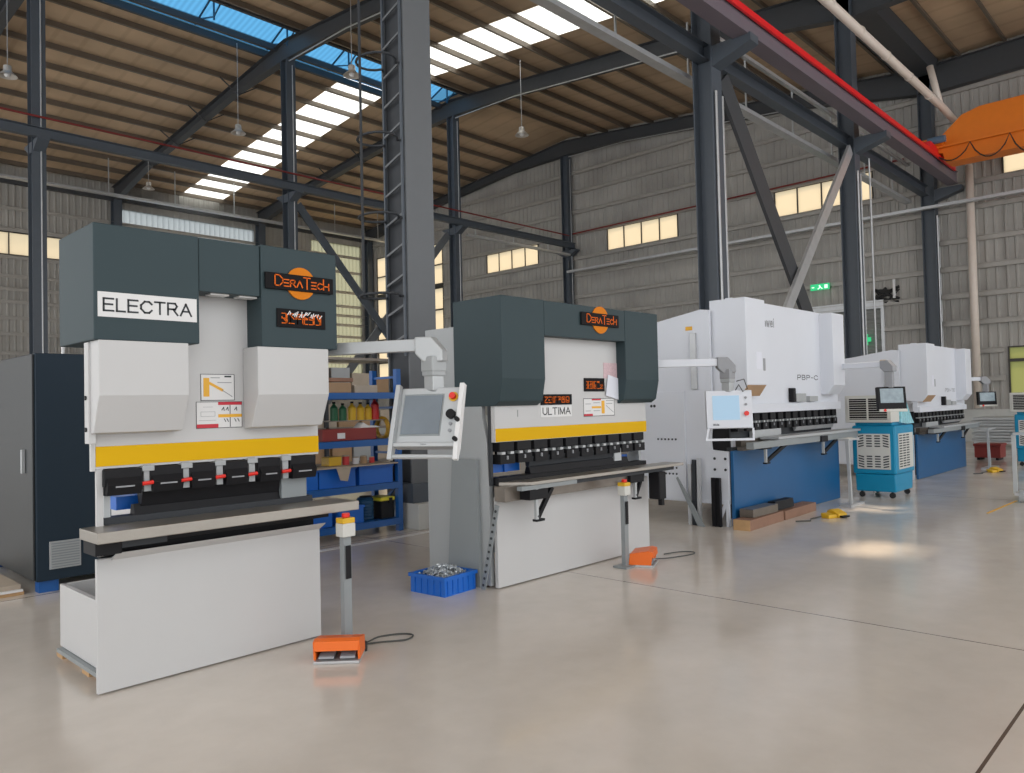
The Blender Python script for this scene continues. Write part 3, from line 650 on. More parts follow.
def pendant(parent, cx, cy, cz, ang, tilt, w, h, style, arm0, armz, elbow_dx=0.0):
    """control panel on a swing arm.  local x right, y away, z up"""
    M = Matrix.Translation((cx, cy, cz)) @ Matrix.Rotation(math.radians(ang), 4, 'Z') @ Matrix.Rotation(math.radians(-tilt), 4, 'X')
    body = {'alu': ALU, 'white': WHITE2, 'black': BLACK}[style]
    p = B('control_panel', body, parent, -w/2, w/2, 0, 0.07, -h/2, h/2, 0.008, M)
    if style == 'alu':
        B('screen_bezel', MIDGREY, p, -w*0.44, w*0.22, -0.004, 0, -h*0.37, h*0.38, 0.002, M)
        B('screen', SCREEN, p, -w*0.42, w*0.20, -0.008, -0.004, -h*0.34, h*0.35, 0, M)
        g = G(); g.M = M; g.disc(w*0.37, -0.006, 0, h*0.32, 0.034, 20); g.build('stop_button_plate', YELP, p)
        g = G(); g.M = M; g.disc(w*0.37, -0.035, -0.006, h*0.32, 0.022, 16); g.build('stop_button', BTNR, p)
        g = G(); g.M = M; g.disc(w*0.37, -0.03, 0, 0.0, 0.032, 18); g.build('dial', BLACK, p)
        for zz in (-h*0.16, -h*0.28):
            g = G(); g.M = M; g.disc(w*0.37, -0.008, 0, zz, 0.012, 12); g.build('push_button', INKG, p)
        for s in (-1, 1):
            g = G(); g.M = M
            g.prism([(-0.05, h/2+0.01), (0.0, h/2+0.01), (0.02, -h/2-0.03), (0.0, -h/2-0.12), (-0.035, -h/2-0.12), (-0.045, -h/2)], s*w/2-0.016+(0.012 if s > 0 else -0.012), s*w/2+0.016+(0.012 if s > 0 else -0.012), 'x'); g.build('side_bracket', LABELW if s > 0 else ALU, p, 0.003)
        for zz in (-h*0.08, -h*0.42):
            g = G(); g.M = M @ Matrix.Translation((w/2-0.02, 0, 0)); g.disc(0.03, -0.075, -0.045, zz-0.02, 0.015, 12); g.build('bracket_knob', BLACK, p)
        g = G(); g.M = M; g.tube([(-w/2, -0.01, -h/2-0.095), (w/2, -0.01, -h/2-0.095)], 0.017, 10); g.build('handle_bar', ALU, p)
        B('lower_lip', ALU, p, -w/2, w/2, -0.03, 0.05, -h/2-0.03, -h/2-0.001, 0.004, M)
        text_fit('TECH', 'panel_mark', INK, p, -0.02, 0.02, -h/2-0.02, -h/2-0.012, -0.031, 0.001, M)
    elif style == 'white':
        B('screen', SCREENL, p, -w*0.36, w*0.22, -0.004, 0, -h*0.28, h*0.36, 0, M)
        g = G(); g.M = M; g.disc(w*0.36, -0.03, 0, -h*0.12, 0.026, 18); g.build('stop_button', BTNR, p)
        for zz in (h*0.12, h*0.3):
            g = G(); g.M = M; g.disc(w*0.36, -0.01, 0, zz, 0.014, 12); g.build('push_button', INKG, p)
        text_fit('DELEM', 'panel_mark', INK, p, -w*0.36, -w*0.24, -h*0.43, -h*0.38, -0.001, 0.002, M)
        g = G(); g.M = M; g.prism([(-w/2, -h/2-0.002), (-w/2-0.03, -h/2-0.14), (w/2, -h/2-0.14), (w/2, -h/2-0.115), (-w/2-0.002, -h/2-0.115), (-w/2+0.02, -h/2-0.002)], -0.04, -0.015, 'y'); g.build('handle_frame', WHITE2, p)
        g = G(); g.M = M; g.box(w/2-0.02, w/2, -0.04, -0.015, -h/2-0.115, -h/2-0.002); g.build('handle_post', WHITE2, p)
        g = G(); g.M = M; g.tube([(w*0.16, 0.03, h/2), (w*0.22, -0.02, h/2+0.06), (w*0.30, -0.03, h/2-0.02), (w*0.40, -0.03, h/2+0.01), (w*0.34, -0.02, h/2+0.12), (w*0.18, 0.0, h/2+0.10)], 0.006, 6); g.build('cable', RUBBER, p)
    else:
        B('screen', SCREENW, p, -w*0.40, w*0.40, -0.004, 0, -h*0.22, h*0.42, 0, M)
        B('key_strip', CREAM, p, -w*0.48, w*0.48, -0.03, 0, -h*0.62, -h*0.5, 0.003, M)
        g = G(); g.M = M; g.disc(-w*0.30, -0.04, -0.03, -h*0.56, 0.02, 14); g.build('stop_button', BTNR, p)
    top = M @ Vector((0, 0.035, h/2)); ex, ey = top.x, top.y
    a = 0.035
    post = G().box(ex-0.05, ex+0.05, ey-0.05, ey+0.05, top.z-0.01, armz-0.12).build('drop_post', ALU if style != 'black' else INKG, parent, 0.008)
    if style != 'black':
        B('collar', GREYP, parent, ex-0.06, ex+0.06, ey-0.06, ey+0.06, top.z+0.09, top.z+0.17, 0.01)
        B('joint_block', INKG if style == 'white' else GREYP, parent, ex-0.065, ex+0.065, ey-0.065, ey+0.065, armz-0.19, armz-0.08, 0.012)
    d = Vector((ex-arm0[0], ey-arm0[1], 0)).normalized()
    Md = Matrix.Translation((ex, ey, armz)) @ Matrix.Rotation(math.atan2(d.y, d.x), 4, 'Z')
    g = G(); g.M = Md; g.prism([(-0.12, -0.06), (-0.12, 0.055), (0.0, 0.055), (0.085, -0.04), (0.085, -0.12), (-0.06, -0.12)], -0.055, 0.055, 'y'); g.build('elbow', INKG if style == 'white' else ALU if style == 'alu' else INKG, parent, 0.01)
    e = Vector((ex, ey, armz))-d*0.11
    G().bar((arm0[0], arm0[1], armz), e, 0.07, 0.085).build('swing_arm', ALU if style == 'alu' else WHITE2, parent, 0.006)
    return p

def pedal(name, label, cx, cy, ang, col, pole=None, polecol=MIDGREY, guard=True, cable=None, sc=1.0):
    """foot switch; local -y is the open toe side. centre of base on floor"""
    t = thing(name, label, 'foot pedal', (cx, cy, 0))
    M = Matrix.Translation((cx, cy, 0)) @ Matrix.Rotation(math.radians(ang), 4, 'Z') @ Matrix.Scale(sc, 4)
    w, d, h = 0.15, 0.13, 0.15
    B('base', GALV, t, -w-0.005, w+0.005, -d, d*0.9, 0.0, 0.02, 0.004, M)
    g = G(); g.M = M
    prof = [(-d*0.55, 0.022), (-d*0.95, h), (-d*0.7, h+0.012), (d*0.8, h-0.02), (d*0.9, 0.022), (d*0.8, 0.022), (d*0.7, h-0.035), (-d*0.66, h-0.005), (-d*0.45, 0.022)]
    g.prism([(-d*0.95, h-0.012), (-d*0.95, h), (-d*0.6, h+0.012), (d*0.8, h-0.02), (d*0.9, 0.022), (d*0.8, 0.022), (d*0.7, h-0.035), (-d*0.6, h-0.003)], -w, w, 'x')
    for s in (-1, 1): g.prism([(-d*0.95, h), (-d*0.6, h+0.01), (d*0.8, h-0.02), (d*0.9, 0.022), (-d*0.8, 0.022)], s*w-0.008, s*w+0.008, 'x')
    g.prism([(-d*0.95, h), (-d*0.99, 0.088), (-d*0.93, 0.088), (-d*0.88, h)], -w, w, 'x')
    g.build('guard_hood', col, t, 0.003)
    for s in (-1, 1):
        g = G(); g.M = M; g.prism([(-d*0.85, 0.03), (-d*0.8, 0.045), (d*0.5, 0.075), (d*0.5, 0.03)], s*0.072-0.052, s*0.072+0.052, 'x'); g.build('treadle', INKG, t, 0.003)
    if pole:
        px, py, pz = pole
        G().bar((px, py, 0.02), (px, py, pz), 0.06, 0.045).build('pole', polecol, t)
        B('pole_foot', polecol, t, px-0.1, px+0.1, py-0.08, py+0.08, 0, 0.02, 0.003)
        B('stop_box', CREAM, t, px-0.05, px+0.05, py-0.05, py+0.04, pz, pz+0.09, 0.006)
        b = B('stop_box_lid', YELP, t, px-0.048, px+0.048, py-0.048, py+0.038, pz+0.09, pz+0.125, 0.004)
        G().lathe([(0.02, 0), (0.027, 0.006), (0.026, 0.03)], (px, py-0.01, pz+0.125), 14).build('stop_button', BTNR, b)
        B('slot_cover', BLACK, t, px-0.02, px+0.02, py-0.035, py-0.031, pz-0.28, pz-0.06)
    if cable: G().tube(smooth(cable), 0.006, 6).build('cable', CABLE, t)
    return t

# ------------------------------------------------------------------ press brake 1 (small, ELECTRA)
t = thing('press_brake', 'small slate and white bending press marked ELECTRA, nearest on the left', 'press brake', (2.25, 4.8, 0))
P1 = t
B('front_plate', WHITE, t, 1.52, 2.98, 4.77, 4.80, 0.01, 0.775, 0.003)
for ua in (1.58, 2.9):
    B('lower_side_plate', WHITE, t, ua, ua+0.03, 4.80, 5.66, 0.10, 0.50)
B('rear_plate', WHITE, t, 1.60, 2.9, 5.63, 5.66, 0.10, 0.50)
B('base_tray', MIDGREY, t, 1.55, 1.80, 4.82, 5.63, 0.07, 0.095)
for ua in (1.93, 2.55):
    G().prism([(4.92, 0.1), (5.75, 0.1), (5.75, 2.3), (4.95, 2.3), (4.95, 1.45), (5.35, 1.4), (5.35, 0.98), (4.92, 0.93)], ua, ua+0.04, 'x').build('side_frame', WHITE, t)
B('bed_shade', BLACK, t, 1.55, 2.95, 4.80, 4.88, 0.775, 0.90)  # black block stands in for the shade under the table
B('die_holder', DARKST, t, 1.56, 2.95, 4.805, 4.92, 0.90, 1.0, 0.004)
G().prism([(4.82, 1.0), (4.90, 1.0), (4.88, 1.06), (4.84, 1.06)], 1.75, 2.82, 'x').build('lower_die', BLACK, t)
G().prism([(4.80, 1.16), (4.90, 1.16), (4.87, 1.05), (4.855, 1.035), (4.83, 1.05)], 1.79, 2.70, 'x').build('upper_punch', BLACK, t)
B('end_punch', MIDGREY, t, 2.705, 2.90, 4.80, 4.88, 1.0, 1.16, 0.003)
B('back_gauge', BINB, t, 1.70, 1.88, 4.98, 5.2, 1.02, 1.10)
G().box(1.525, 1.56, 4.775, 4.80, 0.79, 1.29).build('guide_post', WHITE, t)
G().box(1.585, 1.62, 4.84, 4.87, 0.9, 1.2).build('gauge_post', ALU, t)
B('ram', WHITE, t, 1.52, 2.98, 4.77, 4.85, 1.29, 2.42, 0.002)
B('warning_stripe', YEL, t, 1.52, 2.98, 4.766, 4.77, 1.305, 1.42)
B('ram_guide', WHITE, t, 1.462, 1.50, 4.70, 4.765, 1.44, 2.015, 0.003)
for z in (1.52, 1.70): G().tube([(1.461, 4.735, z), (1.455, 4.735, z)], 0.013, 10).build('bolt', BLACK, t)
B('ram_edge', WHITE, t, 1.497, 1.519, 4.77, 4.80, 1.28, 1.44)
for i, uc in enumerate((1.66, 1.91, 2.13, 2.35, 2.585, 2.84)):
    clamp_unit(t, uc, (0.21, 0.20, 0.165, 0.165, 0.165, 0.20)[i], 4.80, 1.135, 1.30)
for i, uc in enumerate((1.80, 2.03, 2.245, 2.465, 2.71)):
    w = B('clamp_wedge', GREYP, t, uc-0.022, uc+0.022, 4.75, 4.80, 1.14, 1.30, 0.003)
    B('wedge_cap', GREYP, w, uc-0.035, uc+0.035, 4.735, 4.79, 1.262, 1.295, 0.003)
    G().tube([(uc-0.045, 4.72, 1.19), (uc+0.02, 4.72, 1.195)], 0.012, 8).build('lever', BTNR, w)
g = G().prism([(4.50, 0.90), (4.80, 0.90), (4.80, 0.962), (4.50, 0.962)], 1.44, 3.13, 'x'); g.build('work_table', STEEL, t, 0.004)
B('table_bracket', BLACK, t, 1.46, 1.60, 4.60, 4.80, 0.82, 0.898, 0.004)
B('table_bracket', DARKST, t, 1.60, 1.85, 4.6, 4.7, 0.85, 0.898)
B('table_bracket', BLACK, t, 1.62, 3.0, 4.68, 4.80, 0.85, 0.898, 0.004)
G().prism([(4.77, 0.775), (4.69, 0.81), (4.70, 0.80), (4.77, 0.76)], 1.60, 2.98, 'x').build('plate_lip', WHITE, t)
# covers and hoods
cov = [(4.765, 2.02), (4.565, 2.02), (4.565, 1.71), (4.66, 1.50), (4.765, 1.49)]
G().prism(cov, 1.475, 1.975, 'x').build('cylinder_cover', WHITE, t, 0.004)
G().prism(cov, 2.42, 2.945, 'x').build('cylinder_cover', WHITE, t, 0.004)
B('left_hood', SLATE, t, 1.455, 2.048, 4.575, 5.18, 2.02, 2.675, 0.006)
B('header_hood', SLATE, t, 2.052, 2.452, 4.585, 5.18, 2.345, 2.675, 0.004)
B('right_hood', SLATE, t, 2.456, 3.025, 4.575, 5.18, 2.02, 2.685, 0.006)
for uu in (2.14, 2.33): B('strip_light', LABELW, t, uu, uu+0.12, 4.62, 4.7, 2.335, 2.345)
s = B('name_plate', LABELW, t, 1.475, 2.03, 4.571, 4.575, 2.15, 2.29)
text_fit('ELECTRA', 'name_letters', INK, s, 1.505, 1.995, 2.18, 2.258, 4.571)
logo(t, 2.475, 2.985, 2.455, 0.108, 4.575, 0.108)
p = glyph_plate('display_plate', t, 2.56, 2.925, 2.155, 2.278, 4.575, 6, 3)
rnd = random.Random(5)
strokes('pale_strokes', LABELW, p, [(2.63+0.24*i/14+0.01*rnd.random(), 2.225+0.02*rnd.random(), 2.64+0.24*i/14+0.015*rnd.random(), 2.245+0.018*rnd.random()) for i in range(15)], 4.564, 0.006)
def stickers(t, v, a, b):
    x0, x1, z0, z1 = a
    s = B('instruction_sticker', LABELW, t, x0, x1, v-0.003, v, z0, z1); w = x1-x0; h = z1-z0
    g = G()
    for q in ((0,1,0,.02),(0,1,.98,1),(0,.015,0,1),(.985,1,0,1)): g.box(x0+w*q[0], x0+w*q[1], v-0.0045, v-0.003, z0+h*q[2], z0+h*q[3])
    g.build('sticker_border', INK, s)
    B('sticker_bar', STYEL, s, x0+w*.08, x0+w*.25, v-0.0045, v-0.003, z0+h*.15, z0+h*.85)
    strokes('sticker_picture', STYEL, s, [(x0+w*.25, z0+h*.66, x0+w*.62, z0+h*.40)], v-0.003, h*0.10, d=0.001)
    strokes('sticker_tool', INKG, s, [(x0+w*.62, z0+h*.40, x0+w*.92, z0+h*.15), (x0+w*.3, z0+h*.86, x0+w*.55, z0+h*.86), (x0+w*.5, z0+h*.68, x0+w*.9, z0+h*.68)], v-0.003, h*0.03, d=0.001)
    B('sticker_mark', INK, s, x0+w*.7, x0+w*.9, v-0.0045, v-0.003, z0+h*.88, z0+h*.94)
    x0, x1, z0, z1 = b; w = x1-x0; h = z1-z0
    s = B('warning_sticker', LABELW, t, x0, x1, v-0.003, v, z0, z1)
    g = G()
    for q in ((0,1,0,.02),(0,1,.98,1),(0,.01,0,1),(.99,1,0,1)): g.box(x0+w*q[0], x0+w*q[1], v-0.0045, v-0.003, z0+h*q[2], z0+h*q[3])
    g.build('sticker_border', INK, s)
    B('red_band', STRED, s, x0+w*.47, x1-w*.01, v-0.0045, v-0.003, z0+h*.87, z1-h*.02); B('red_band', STRED, s, x0+w*.01, x0+w*.47, v-0.0045, v-0.003, z0+h*.02, z0+h*.16)
    B('amber_band', STYEL, s, x0+w*.47, x1-w*.01, v-0.0045, v-0.003, z0+h*.40, z0+h*.52)
    g = []
    for xx in (.55, .64, .83): g += [(x0+w*xx, z0+h*.68, x0+w*(xx+.04), z0+h*.78), (x0+w*(xx+.04), z0+h*.78, x0+w*(xx+.05), z0+h*.66)]
    for xx in (.6, .66, .83, .9): g += [(x0+w*xx, z0+h*.34, x0+w*(xx+.03), z0+h*.24)]
    g.append((x0+w*.73, z0+h*.05, x0+w*.73, z0+h*.85))
    strokes('pictograms', INK, s, g, v-0.003, h*0.03, d=0.001)
    strokes('fine_lines', INKG, s, [(x0+w*.06, z0+h*.3, x0+w*.42, z0+h*.3), (x0+w*.1, z0+h*.45, x0+w*.4, z0+h*.45), (x0+w*.1, z0+h*.62, x0+w*.4, z0+h*.62), (x0+w*.1, z0+h*.45, x0+w*.1, z0+h*.62), (x0+w*.4, z0+h*.45, x0+w*.4, z0+h*.62), (x0+w*.15, z0+h*.8, x0+w*.35, z0+h*.8)], v-0.003, h*0.012, d=0.001)
stickers(t, 4.77, (2.135, 2.36, 1.678, 1.848), (2.104, 2.41, 1.501, 1.671))
pendant(t, 3.36, 4.0, 1.55, -64, 20, 0.45, 0.40, 'alu', (3.03, 4.85), 2.035)
# wooden pallet block under it
t = thing('wooden_pallet', 'raw wooden pallet slats under the ELECTRA press', 'pallet', (1.65, 5.3, 0))
for v_ in (5.05, 5.55): B('slat', WOOD, t, 1.56, 1.95, v_, v_+0.12, 0.035, 0.068)
B('bearer', WOOD, t, 1.62, 1.70, 4.95, 5.78, 0, 0.035)
B('bearer', WOOD, t, 1.84, 1.92, 4.95, 5.78, 0, 0.035)
# its pedal
cab = [(2.98, 4.33, 0.03), (3.1, 4.38, 0.012), (3.22, 4.42, 0.01), (3.36, 4.36, 0.01), (3.40, 4.27, 0.01), (3.30, 4.22, 0.01), (3.16, 4.30, 0.012), (3.04, 4.37, 0.012), (2.98, 4.45, 0.02)]
t = pedal('foot_pedal', 'orange hooded twin foot pedal with grey pole beside the ELECTRA press', 2.80, 4.27, -44, ORANGE, pole=(2.945, 4.40, 0.75), cable=cab, sc=0.93)
G().lathe([(0.02, 0), (0.02, 0.06), (0.012, 0.065)], (2.99, 4.27, 0), 10).build('plug', RUBBER, t)

# electrical enclosure to the left
t = thing('steel_cabinet', 'tall navy steel cabinet behind the ELECTRA press', 'cabinet', (2.9, 8.6, 0))
B('body', CABN, t, 2.02, 3.9, 7.9, 9.9, 0.11, 2.18, 0.006)
B('door', CABG, t, 2.0, 2.019, 7.93, 9.88, 0.12, 2.17, 0.004)
h_ = [c for c in t.children if c.name.startswith('door')][0]
B('handle', ALU, h_, 1.97, 2.0, 8.16, 8.20, 1.08, 1.30, 0.004)
vg = B('vent_grille', GREYP, t, 2.12, 2.38, 7.885, 7.90, 0.21, 0.46, 0.002)
g = G()
for i in range(10): g.box(2.135, 2.365, 7.878, 7.885, 0.225+i*0.0235, 0.235+i*0.0235)
g.build('louvre', MIDGREY, vg)
for (uu, vv) in ((2.05, 7.95), (3.8, 7.95), (2.05, 9.7), (3.8, 9.7)): B('foot', RACKB, t, uu, uu+0.16, vv, vv+0.12, 0, 0.11)
t = thing('white_cable_post', 'thin white conduit with bent arm standing behind the navy cabinet', 'conduit', (2.93, 10.3, 0))
G().tube([(2.93, 10.3, 0), (2.93, 10.3, 3.2)], 0.02, 8).build('upright', LABELW, t)
G().tube([(2.93, 10.3, 2.25), (3.3, 10.3, 2.25)], 0.03, 8).build('arm', LABELW, t)
t = thing('plywood_board', 'pale plywood board on the floor at the left edge, beside the navy cabinet', 'board', (1.6, 8.6, 0))
G().prism([(0.7, 8.05), (1.93, 8.05), (1.93, 9.6), (0.7, 9.6)], 0.03, 0.09, 'z').build('board', BEIGE, t)
G().prism([(0.68, 8.02), (1.95, 8.02), (1.95, 8.05), (0.68, 8.05)], 0.0, 0.03, 'z').build('runner', WOOD, t)
B('white_rim', LABELW, t, 0.68, 1.94, 8.01, 8.048, 0.03, 0.05)
tag(G().tube([(1.2, 8.5, 0.105), (1.5, 8.4, 0.105), (1.75, 8.6, 0.105), (1.85, 8.9, 0.105)], 0.015, 6).build('black_hose', RUBBER), 'short black hose lying on the plywood board', 'hose')

# ------------------------------------------------------------------ blue rack with its things
t = thing('storage_rack', 'blue steel storage rack between the two slate presses', 'rack', (5.0, 8.35, 0))
ru0, ru1, rv0, rv1 = 4.1, 6.29, 8.05, 8.65
for uu in (ru0, ru1-0.07):
    for vv in (rv0, rv1-0.07): B('upright', RACKB, t, uu, uu+0.07, vv, vv+0.07, 0, 2.12 if vv == rv0 or uu == ru0 else 2.12)
for z in (0.15, 0.62, 1.19, 1.79):
    for vv in (rv0-0.01, rv1-0.03): B('beam', RACKB, t, ru0+0.07, ru1-0.07, vv, vv+0.04, z-0.06, z+0.02)
    B('shelf', RACKB, t, ru0+0.02, ru1-0.02, rv0+0.03, rv1-0.03, z, z+0.02)
for z in (1.45, ): B('wire_shelf', BEAMBR, t, ru0+0.07, ru1-0.155, rv0+0.15, rv1-0.05, z, z+0.012)
for z in (0.4, 1.0, 1.6, 2.0): B('side_tie', RACKB, t, ru1-0.05, ru1-0.02, rv0+0.07, rv1-0.07, z, z+0.03)
G().bar((ru1-0.03, rv0+0.05, 0.62), (ru1-0.03, rv1-0.05, 0.2), 0.03).build('side_tie', RACKB, t)
def bottle(u, v, z, r, h, m, label):
    tt = thing('plastic_bottle', label, 'bottle', (u, v, z), 'bottles on the rack')
    G().lathe([(r, 0), (r, h*.68), (r*.35, h*.85), (r*.35, h*.9)], (u, v, z), 12).build('bottle_body', m, tt)
    G().lathe([(r*.42, h*.9), (r*.42, h), (r*.3, h)], (u, v, z), 10).build('cap', BLACK, tt)
zs = 1.462
for u_, m, lab, r, h in ((5.44, GRN, 'dark green bottle on the upper rack shelf, leftmost', .05, .24), (5.57, GRN, 'dark green bottle next to the yellow bottles', .05, .22), (5.71, YELP, 'yellow bottle nearest the green bottles', .052, .24),
                   (5.84, YELP, 'yellow bottle in the middle of the row', .05, .23), (5.96, YELP, 'yellow bottle next to the red one', .048, .22), (6.07, REDPL, 'red bottle at the right end of the bottle row', .055, .29)):
    bottle(u_, 8.33, zs, r, h, m, lab)
def binbox(u, v, z, w, d, h, m, label, name='plastic_bin'):
    tt = thing(name, label, 'bin', (u, v, z))
    g = G(); w2, d2, k_ = w/2, d/2, 0.012
    g.box(u-w2, u+w2, v-d2, v+d2, z, z+k_); g.box(u-w2, u+w2, v-d2, v-d2+k_, z+k_, z+h); g.box(u-w2, u+w2, v+d2-k_, v+d2, z+k_, z+h)
    g.box(u-w2, u-w2+k_, v-d2+k_, v+d2-k_, z+k_, z+h); g.box(u+w2-k_, u+w2, v-d2+k_, v+d2-k_, z+k_, z+h); g.build('bin_shell', m, tt)
    g = G(); g.box(u-w2-.01, u+w2+.01, v-d2-.015, v-d2, z+h-.03, z+h); g.box(u-w2-.01, u+w2+.01, v+d2, v+d2+.015, z+h-.03, z+h); g.box(u-w2-.01, u-w2, v-d2, v+d2, z+h-.03, z+h); g.box(u+w2, u+w2+.01, v-d2, v+d2, z+h-.03, z+h); g.build('rim', m, tt)
    return tt
for i, (uu, lab) in enumerate(((4.78, 'blue plastic bin half behind the ELECTRA press table'), (5.32, 'blue plastic bin left of centre on the middle rack shelf'), (5.90, 'blue plastic bin at the right end of the middle rack shelf'))):
    binbox(uu, 8.32, 0.642, 0.52, 0.46, 0.24, BINB, lab)
g = G(); g.prism([(4.9, 8.0), (6.20, 8.02), (6.18, 8.56), (4.95, 8.56)], 0.885, 0.90, 'z')
g.prism([(5.25, 0.885), (5.45, 0.885), (5.40, 0.72), (5.30, 0.74)], 7.99, 8.005, 'y')
tag(g.build('cover_board', BEIGE), 'dusty beige board lying across the blue bins', 'board')
binbox(5.05, 8.32, 0.172, 0.4, 0.4, 0.22, BINB, 'blue bin at the left on the bottom rack shelf')
binbox(5.52, 8.28, 0.172, 0.36, 0.36, 0.22, BINB, 'small blue bin in the centre of the bottom rack shelf')
t = thing('plastic_drum', 'ribbed dark blue drum on the bottom rack shelf', 'drum', (5.86, 8.28, 0.172))
g = G(); pr = []
for i in range(7): pr += [(0.105, i*0.04), (0.112, i*0.04+0.02)]
g.lathe(pr+[(0.09, 0.29)], (5.85, 8.28, 0.172), 20).build('drum_body', mat('drum_blue', (0.01, 0.07, 0.16), 0.5), t)
G().lathe([(0.08, 0), (0.08, 0.015)], (5.86, 8.28, 0.462), 16).build('lid', BLACK, t)
t = thing('tool_box', 'black tool box with a bright yellow lid on the bottom rack shelf', 'tool box', (6.12, 8.27, 0.172))
B('box_body', BLACK, t, 5.99, 6.20, 8.12, 8.42, 0.172, 0.40, 0.01); B('lid', YEL2, t, 5.98, 6.21, 8.11, 8.43, 0.401, 0.45, 0.012); B('latch', BLACK, t, 6.11, 6.16, 8.1, 8.11, 0.37, 0.44)
t = thing('metal_case', 'long dark red metal case on the third rack shelf', 'case', (5.6, 8.3, 1.21))
B('case_body', RBOX, t, 5.15, 5.95, 8.14, 8.42, 1.212, 1.36, 0.006); B('case_label', LABELW, t, 5.36, 5.47, 8.135, 8.14, 1.24, 1.31)
tag(G().prism([(5.72, 1.362), (6.05, 1.362), (5.98, 1.385), (5.85, 1.39), (5.78, 1.43)], 8.18, 8.32, 'y').build('white_glove', LABELW), 'crumpled white glove on the dark red case', 'glove')
g = G(); g.tube([(6.165+0.0*i, 8.3+0.13*math.cos(2*PI*i/16), 1.345+0.13*math.sin(2*PI*i/16)) for i in range(16)], 0.03, 8, True)
ob = g.build('hose_coil', mat('striped_tape', (0.45, 0.25, 0.02), 0.5, noise=0.9, nscale=14)); tag(ob, 'coiled black and amber striped hose on the rack by its rear post', 'hose')
for (u_, v_, z_, w_, d_, h_, m_, lab, nm, ct) in (
    (5.45, 8.35, 1.812, .34, .3, .13, CARD, 'brown carton at the left of the top rack shelf', 'cardboard_box', 'box'), (5.86, 8.37, 1.812, .36, .3, .10, BEIGE, 'dusty beige carton on the top rack shelf', 'cardboard_box', 'box'),
    (5.45, 8.35, 1.955, .5, .16, .05, BROWNP, 'brown wrapped bundle lying on the brown carton', 'wrapped_bundle', 'bundle'),
    (4.9, 8.35, 1.812, .4, .3, .14, CARD, 'brown carton hidden mostly by the ELECTRA press', 'cardboard_box', 'box'),
    (5.37, 8.3, 0.902, .18, .18, .11, YELP, 'small yellow box on the beige board', 'small_box', 'box')):
    o = B(nm, m_, None, u_-w_/2, u_+w_/2, v_-d_/2, v_+d_/2, z_, z_+h_, 0.006)
    tag(o, lab, ct)
for u_, m, lab, r, h in ((5.55, REDPL, 'red tin on the beige board', .045, .12), (5.70, LABELW, 'white tin on the beige board', .04, .09), (5.82, CARD, 'brown jar on the beige board', .045, .10), (5.95, REDPL, 'small red jar right of the brown jar', .035, .08)):
    tt = thing('tin', lab, 'tin', (u_, 8.25, 0.902)); G().lathe([(r, 0), (r, h*.85), (r*.9, h*.88)], (u_, 8.25, 0.902), 14).build('tin_body', m, tt); G().lathe([(r*.95, 0), (r*.95, h*.12)], (u_, 8.25, 0.902+h*.88), 14).build('lid', BEIGE, tt)
# second, paler stores rack further back
t = thing('stores_rack', 'dark open rack with pale goods standing far behind the blue rack', 'rack', (8.5, 13.0, 0))
for uu in (6.6, 8.3, 10.0):
    for vv in (13.0, 13.7): B('upright', DARKST, t, uu, uu+0.07, vv, vv+0.07, 0, 2.9)
for z in (0.5, 1.2, 1.9, 2.6): B('shelf', BEAMBR, t, 6.6, 10.07, 13.0, 13.77, z, z+0.05)
rnd = random.Random(11); zz = [0.55, 1.25, 1.95]
for z in zz:
    u_ = 6.75
    while u_ < 9.7:
        w_ = rnd.uniform(.3, .6); h_ = rnd.uniform(.25, .5); m_ = rnd.choice((CARD, BEIGE, BROWNP, GREYP))
        nm = {CARD: 'brown', BEIGE: 'beige', BROWNP: 'dark brown', GREYP: 'grey'}[m_]
        tag(B('stored_box', m_, None, u_, u_+w_, 13.1, 13.6, z+0.001, z+h_, 0.008), '%s box on the dark rack far behind the blue one' % nm, 'box', 'boxes on the far dark rack'); u_ += w_+0.05
tag(B('floor_stripe', FLINE, None, 2.6, 6.9, 7.60, 7.70, 0.0, 0.003), 'white painted stripe on the floor in front of the blue rack', 'floor marking')

# crate of fittings
t = thing('plastic_crate', 'blue plastic crate on the floor at the foot of the ULTIMA press', 'crate', (4.55, 5.15, 0))
Mc = Matrix.Translation((4.435, 5.13, 0)) @ Matrix.Rotation(math.radians(5), 4, 'Z')
g = G(); g.M = Mc; w2, d2, k_, h = 0.195, 0.205, 0.014, 0.165
g.box(-w2, w2, -d2, d2, 0, k_); g.box(-w2, w2, -d2, -d2+k_, k_, h); g.box(-w2, w2, d2-k_, d2, k_, h); g.box(-w2, -w2+k_, -d2+k_, d2-k_, k_, h); g.box(w2-k_, w2, -d2+k_, d2-k_, k_, h)
g.build('crate_shell', BINB, t)
g = G(); g.M = Mc
for s in (-1, 1): g.box(-w2-.015, w2+.015, s*(d2+.006)-.008, s*(d2+.006)+.008, h-.03, h); g.box(s*(w2+.006)-.008, s*(w2+.006)+.008, -d2, d2, h-.03, h)
g.build('rim', BINB, t)
g = G(); g.M = Mc
for i in range(6): g.box(-w2+.03+i*.065, -w2+.038+i*.065, -d2-.008, -d2, .01, h-.03)
for i in range(5): g.box(-w2-.008, -w2, -d2+.05+i*.075, -d2+.058+i*.075, .01, h-.03)
g.build('rib', BINB, t)
g = G(); rnd = random.Random(3)
for i in range(330):
    a = rnd.uniform(-.165, .165); b_ = rnd.uniform(-.17, .17); z = rnd.uniform(.09, .15)+0.075*max(0, 1-((a/.18)**2+(b_/.18)**2))
    p = Mc @ Vector((a, b_, z)); d = Vector((rnd.uniform(-1, 1), rnd.uniform(-1, 1), rnd.uniform(-.5, .5))).normalized()*rnd.uniform(.015, .035)
    g.bar(p-d, p+d, rnd.uniform(.008, .02), rnd.uniform(.006, .014))
